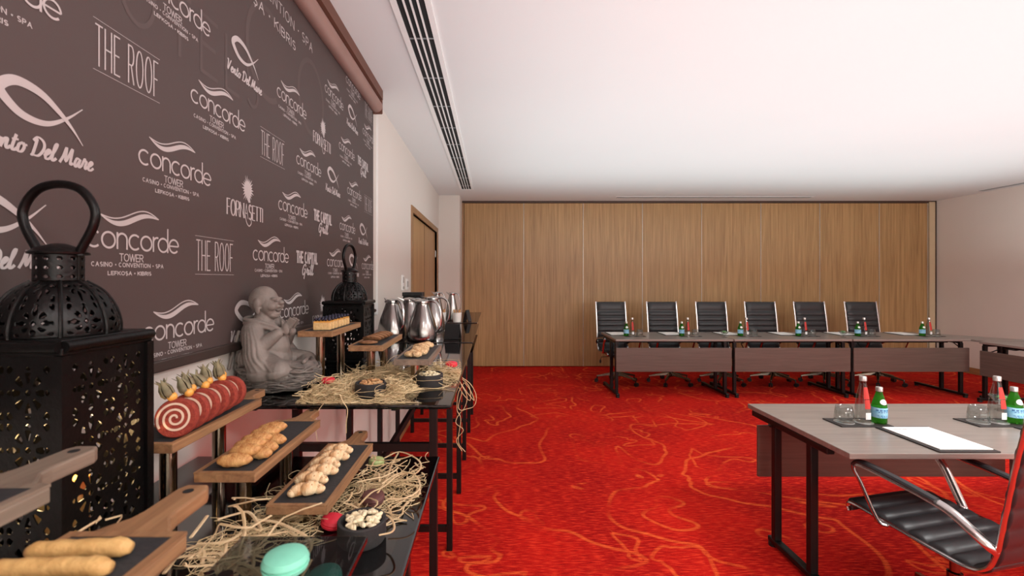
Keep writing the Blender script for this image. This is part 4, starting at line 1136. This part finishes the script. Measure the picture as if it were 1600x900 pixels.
# bowls of nuts
def bowl(loc, r, h, label): 
    t = tag(MB().lathe([(0, 0), (r*.92, 0), (r, .006), (r, h), (r*.98, h+.001), (r*.86, h+.001), (r*.84, h-.004), (r*.8, .012), (0, .010)], (0, 0, 0), 36).build('stone_bowl', M['bowl'], None, True), label, 'bowl', 'dark stone bowls')
    t.location = loc; return t
def nuts(loc, R_, n, size, m, label, seed):
    rr = random.Random(seed); b = MB()
    for k in range(n):
        a = rr.uniform(0, 6.28); q = R_*math.sqrt(rr.random()); mt = Matrix.Translation((q*math.cos(a), q*math.sin(a), rr.uniform(.0, .012)*(1.4-q/R_))) @ Matrix.Rotation(rr.uniform(0, 6), 4, 'Z') @ Matrix.Rotation(rr.uniform(-.5, .5), 4, 'X')
        b.ell((0, 0, 0), (size, size*.6, size*.55), 8, 6, mt); b.ell((size*.7, size*.35, 0), (size*.6, size*.45, size*.45), 8, 6, mt)
    o = tag(b.build('nuts', m, None, True), label, 'nuts', None, 'stuff'); o.location = loc; return o
b1 = P(579.5, 624, 1.0); d1 = 1.455
bowl(((579.5-771.5)*d1/F, d1, ZM+.0005), .0485, .042, 'dark stone bowl of brown nuts on the middle buffet table')
nuts(((579.5-771.5)*d1/F, d1, ZM+.038), .034, 46, .0075, M['nut'], 'brown nuts heaped in a dark bowl', 1)
d2 = 1.585
bowl(((670-771.5)*d2/F, d2, ZM+.0005), .0495, .042, 'dark stone bowl of white nuts near the table corner')
nuts(((670-771.5)*d2/F, d2, ZM+.038), .034, 40, .0075, M['nutw'], 'pale nuts heaped in a dark bowl', 2)
bowl((-.262, .905, ZF+.0005), .047, .040, 'dark stone bowl of cashews seen behind the clear glass riser')
nuts((-.262, .905, ZF+.037), .034, 44, .0085, M['nutw'], 'cashews heaped in a dark bowl behind the glass riser', 3)

# ------------------------------------------------------------------ straw and raffia
def strands(name, n, m, label, region, seed, r, length, curl, zf, flat=None, kink=.0, npts=9):
    rr = random.Random(seed); b = MB()
    for k in range(n):
        x, y = region(rr); z = zf(x, y, rr); a = rr.uniform(0, 6.28); tilt = rr.gauss(0, .25); L_ = length*rr.uniform(.5, 1.4); ca = rr.gauss(0, curl)
        pts = []; px_, py_, pz_ = x, y, z
        hm = zf.hh*rr.uniform(.25, 1.15)
        for i in range(npts):
            for cx_, cy_, cr_ in zf.avoid:
                dx_, dy_ = px_-cx_, py_-cy_; dd = math.hypot(dx_, dy_)
                if dd < cr_: px_ = cx_+dx_/(dd+1e-6)*cr_; py_ = cy_+dy_/(dd+1e-6)*cr_
            pts.append((px_, py_, min(max(pz_, zf.base+r), zf.base+hm)))
            a += ca/npts+rr.gauss(0, kink); tilt += rr.gauss(0, .25)-.05
            px_ += math.cos(a)*L_/npts; py_ += math.sin(a)*L_/npts; pz_ += math.sin(tilt)*L_/npts*.6
            if not (zf.lim[0] < px_ < zf.lim[1] and zf.lim[2] < py_ < zf.lim[3]):
                px_ = min(max(px_, zf.lim[0]+rr.uniform(0, .01)), zf.lim[1]-rr.uniform(0, .01)); py_ = min(max(py_, zf.lim[2]+rr.uniform(0, .01)), zf.lim[3]-rr.uniform(0, .01)); a += rr.uniform(1.5, 3)
        b.tube(pts, r, 3 if flat is None else 4, flat=flat)
    return tag(b.build(name, m, None, True), label, 'straw', None, 'stuff')
AVOID = [((579.5-771.5)*d1/F, d1, .06), ((670-771.5)*d2/F, d2, .06), (-.20, 1.45, .085), (-.262, .905, .05), (-.735, 1.56, .145), (-.275, 1.035, .02), (-.338, .952, .026), (-.325, 1.26, .022)]
class ZF_:
    def __init__(s, base, hh, lim, blobs): s.avoid = AVOID; s.base = base; s.hh = hh; s.lim = lim; s.blobs = blobs
    def __call__(s, x, y, rr):
        h = 0
        for bx_, by_, br, bh in s.blobs: h = max(h, bh*max(0, 1-((x-bx_)**2+(y-by_)**2)/br**2))
        return s.base+rr.uniform(0, max(.004, h))
def reg(blobs):
    def f(rr):
        bx_, by_, br, bh = rr.choice(blobs); a = rr.uniform(0, 6.28); q = br*math.sqrt(rr.random()); return bx_+q*math.cos(a), by_+q*math.sin(a)
    return f
bl1 = [(-.5, 1.5, .10, .045), (-.44, 1.58, .10, .05), (-.30, 1.50, .07, .04), (-.33, 1.46, .06, .03), (-.32, 1.62, .1, .05), (-.2, 1.74, .07, .06), (-.42, 1.75, .12, .05), (-.55, 1.46, .07, .03), (-.48, 1.42, .06, .02)]
strands('wood_wool', 1700, M['straw'], 'curly pale wood wool spread between boards on the middle buffet table', reg(bl1), 21, .00085, .17, 13.0, ZF_(ZM+.001, .06, (-.60, -.128, 1.35, 1.95), bl1), npts=18)
bl2 = [(-.40, 1.0, .08, .03), (-.42, 1.1, .09, .035), (-.46, .95, .06, .02), (-.27, 1.12, .07, .03), (-.5, .86, .05, .02)]
strands('wood_wool', 420, M['straw'], 'pale wood wool under the bun and twist boards on the front table', reg(bl2), 22, .0008, .15, 9, ZF_(ZF+.001, .04, (-.6, -.17, .6, 1.31), bl2), npts=14)
bl3 = [(-.27, 1.05, .07, .05), (-.26, 1.13, .07, .05), (-.25, 1.2, .06, .05), (-.27, 1.0, .05, .04)]
strands('raffia', 26, M['raffia'], 'coarse pale raffia loops around the brown macaron', reg(bl3), 23, .0017, .24, 6.0, ZF_(ZF+.002, .05, (-.33, -.175, .95, 1.3), bl3), (1.3, .6), .35, 14)
bl4 = [(-.40, .66, .05, .07), (-.36, .68, .06, .08), (-.33, .62, .05, .07), (-.38, .6, .05, .06)]
strands('raffia', 26, M['raffia'], 'thick pale raffia tangled beside the bottom left board', reg(bl4), 24, .0021, .26, 5.0, ZF_(ZF+.06, .09, (-.46, -.29, .55, .8), bl4), (1.3, .6), .35, 14)
bl5 = [(-.47, .56, .05, .05), (-.5, .52, .05, .05)]
strands('raffia', 30, M['raffia'], 'raffia strands between the two boards at the left picture edge', reg(bl5), 25, .0016, .16, 5.0, ZF_(ZF+.14, .05, (-.56, -.43, .45, .62), bl5), (1.3, .6), .35, 12)
def Pz(px, py, z): return P(px, py, F*(1.5-z)/(py-437))
lp = MB()
for k, pts in enumerate(([(256,896),(292,858),(354,846),(416,835)], [(298,840),(312,822),(324,806)], [(340,812),(366,804),(390,801),(408,828),(388,826),(354,846),(308,850)], [(354,848),(350,872),(342,897)], [(362,896),(386,856),(396,878),(390,897)],
        [(400,812),(432,816),(460,828),(480,840),(486,856),(472,876)], [(400,842),(430,834),(452,831),(462,840),(456,856),(444,874)], [(262,884),(276,872),(300,868),(318,862),(316,880)])):
    lp.tube(cat_rom([Pz(x, y, 1.075+.004*(k % 3)) for x, y in pts], 5), .0024, 5, flat=(1.3, .6))
tag(lp.build('raffia', M['raffia'], None, True), 'thick looped raffia ribbons in front, between breadstick board and mint macaron', 'straw', None, 'stuff')
lp = MB()
for k, pts in enumerate(([(568,814),(586,806),(606,806),(616,820),(612,831),(592,836)], [(596,756),(622,740),(648,742),(656,762),(636,777),(606,780)], [(600,716),(624,706),(650,716),(658,728),(648,740),(628,736)], [(590,770),(604,748),(612,726),(622,708)], [(560,790),(580,770),(600,760),(620,744),(640,738)])):
    lp.tube(cat_rom([Pz(x, y, 1.022+.004*(k % 3)) for x, y in pts], 5), .0019, 5, flat=(1.3, .6))
tag(lp.build('raffia', M['raffia'], None, True), 'long raffia loops curling toward the edge of the front table', 'straw', None, 'stuff')
hs = MB()
for (pts, d, r) in (([(523,618),(508,628),(496,645),(493,665),(496,690)], 1.335, .0009), ([(531,616),(536,628),(543,640),(541,660),(541,677)], 1.333, .0012)):
    hs.tube(cat_rom([P(x, y, d) for x, y in pts], 5), r, 4)
for k, pts in enumerate(([(722,590),(735,600),(744,618),(740,635),(722,642),(712,660),(724,672),(713,688),(722,705)], [(718,596),(729,612),(741,626),(735,610),(726,598)], [(725,598),(716,615),(714,640),(720,655),(716,690),(727,706)], [(720,600),(730,620),(724,640),(716,636),(722,612)], [(716,604),(727,620),(735,625),(733,604),(722,592)])):
    hs.tube(cat_rom([P(x, y, 1.62+.03*k) for x, y in pts], 5), .0011, 4)
tag(hs.build('wood_wool', M['straw'], None, True), 'loose straw strands hanging over the edge of the middle buffet table', 'straw', None, 'stuff')

# ------------------------------------------------------------------ coffee jugs and service on the rear buffet
def jug(label, H=.265, R_=.09):
    t = thing('coffee_jug', (0, 0, 0), label, 'jug', 'steel coffee jugs')
    s = H/.265; q = R_/.078
    pr = cat_rom([(.072*q, 0, 0), (.0765*q, 0, .012*s), (.078*q, 0, .05*s), (.068*q, 0, .11*s), (.052*q, 0, .165*s), (.038*q, 0, .21*s), (.036*q, 0, .226*s)], 5)
    MB().lathe([(0, 0)]+[(p.x, p.z) for p in pr]+[(0, .226*s)], (0, 0, 0), 36).build('jug_body', M['steel'], t, True)
    MB().lathe([(.038*q, .224*s), (.041*q, .228*s), (.041*q, .238*s), (.03*q, .246*s), (.012*q, .25*s), (0, .252*s)], (0, 0, 0), 26).build('lid', M['chrome'], t, True)
    MB().add([(-.03*q, -.018, .222*s), (-.03*q, .018, .222*s), (-.075*q, .004, .25*s), (-.075*q, -.004, .25*s), (-.03*q, -.018, .238*s), (-.03*q, .018, .238*s), (-.077*q, .004, .254*s), (-.077*q, -.004, .254*s)], [(0, 1, 2, 3), (7, 6, 5, 4), (0, 3, 7, 4), (3, 2, 6, 7), (2, 1, 5, 6), (1, 0, 4, 5)]).build('spout', M['chrome'], t, bevel=.003)
    MB().tube(cat_rom([(.03*q, 0, .236*s), (.06*q, 0, .238*s), (.09*q, 0, .215*s), (.105*q, 0, .16*s), (.1*q, 0, .09*s), (.078*q, 0, .05*s)], 6), .009*q, 10, flat=(1.2, .7)).build('handle', M['chrome'], t, True)
    return t
j0 = jug('large steel coffee jug standing leftmost on the rear buffet table')
j0.location = ((613-771.5)*2.85/F, 2.85, ZM+.0005); j0.rotation_euler = (0, 0, -.75)
dup(j0, ((660-771.5)*2.80/F, 2.80, ZM+.0005), -.2, 'large steel coffee jug with red-tinged lid, nearest the table front')
dup(j0, ((640-771.5)*3.05/F, 3.05, ZM+.0005), .5, 'steel coffee jug partly hidden between the two front jugs')
dup(j0, ((676-771.5)*3.3/F, 3.3, ZM+.0005), .2, 'steel coffee jug half hidden behind the rightmost front jug')
k0 = jug('slim steel jug on the farthest buffet table, right of the white cups', .27, .055)
k0.location = ((706-771.5)*4.05/F, 4.05, ZM+.0055)
dup(k0, ((683-771.5)*4.15/F, 4.15, ZM+.0055), 0, 'slim steel jug on the farthest buffet table, nearer the door')
def cup(x, y, label):
    t = thing('sugar_cup', (x, y, ZM+.0055), label, 'cup', 'white sugar cups')
    MB().lathe([(0, 0), (.034, 0), (.042, .08), (.040, .08), (.032, .006), (0, .005)], (0, 0, 0), 24).build('cup_body', M['ceramic'], t, True)
    for k in range(7):
        a = k*.9; MB().box(-.006, .006, -.0015, .0015, .02, .105, Matrix.Rotation(a, 4, 'Z') @ Matrix.Translation((.016, .0, 0)) @ Matrix.Rotation(.12, 4, 'Y')).build('sugar_sachet', M['nut'], t)
    return t
cup((714-771.5)*3.95/F, 3.95, 'white cup of brown sugar sachets right of the slim jug')
cup((690-771.5)*3.98/F, 3.98, 'white cup of brown sugar sachets left of the slim jug')
def easel(x, y, z, w, h, rz, label):
    t = thing('table_sign', (x, y, z), label, 'sign', 'small black table signs', rz)
    MB().box(-w/2, w/2, -.003, .003, 0, h, Matrix.Rotation(-.3, 4, 'X')).build('sign_face', M['plastic'], t)
    MB().box(-w/2, w/2, -.003, .003, 0, h, Matrix.Translation((0, h*.58, 0)) @ Matrix.Rotation(.3, 4, 'X')).build('sign_back', M['plastic'], t)
easel((705-771.5)*2.82/F, 2.82, ZM+.0015, .095, .095, -.25, 'black folded table sign right of the coffee jugs')
easel((734-771.5)*4.0/F, 4.0, ZM+.0065, .045, .10, .9, 'small black table sign at the corner of the farthest buffet table')
bx_ = thing('coffee_machine', ((646-771.5)*3.62/F, 3.62, ZM+.0005), 'black boxy appliance behind the coffee jugs', 'appliance')
MB().box(-.075, .075, -.05, .05, 0, .24).build('housing', M['plastic'], bx_, bevel=.006)
MB().box(-.08, .08, -.055, .055, .24, .27).build('top_cover', M['plastic'], bx_, bevel=.004)
MB().box(-.05, .05, -.052, -.05, .13, .19).build('front_panel', M['slot'], bx_)
def sil(x, y, rx, ry, label):
    t = tag(MB().lathe([(0, 0), (.6, 0), (.9, .006), (1, .016), (.98, .018), (.88, .009), (0, .005)], (0, 0, 0), 36, Matrix.Diagonal((rx, ry, 1, 1))).build('silver_tray', M['steel'], None, True), label, 'tray', 'silver trays on the lower shelf')
    t.location = (x, y, 1.0755); return t
sil(-.30, 2.95, .15, .13, 'oval silver tray on the lower shelf, right end of the rear buffet')
sil(-.63, 2.95, .15, .13, 'oval silver tray on the lower shelf, beneath the coffee jugs')
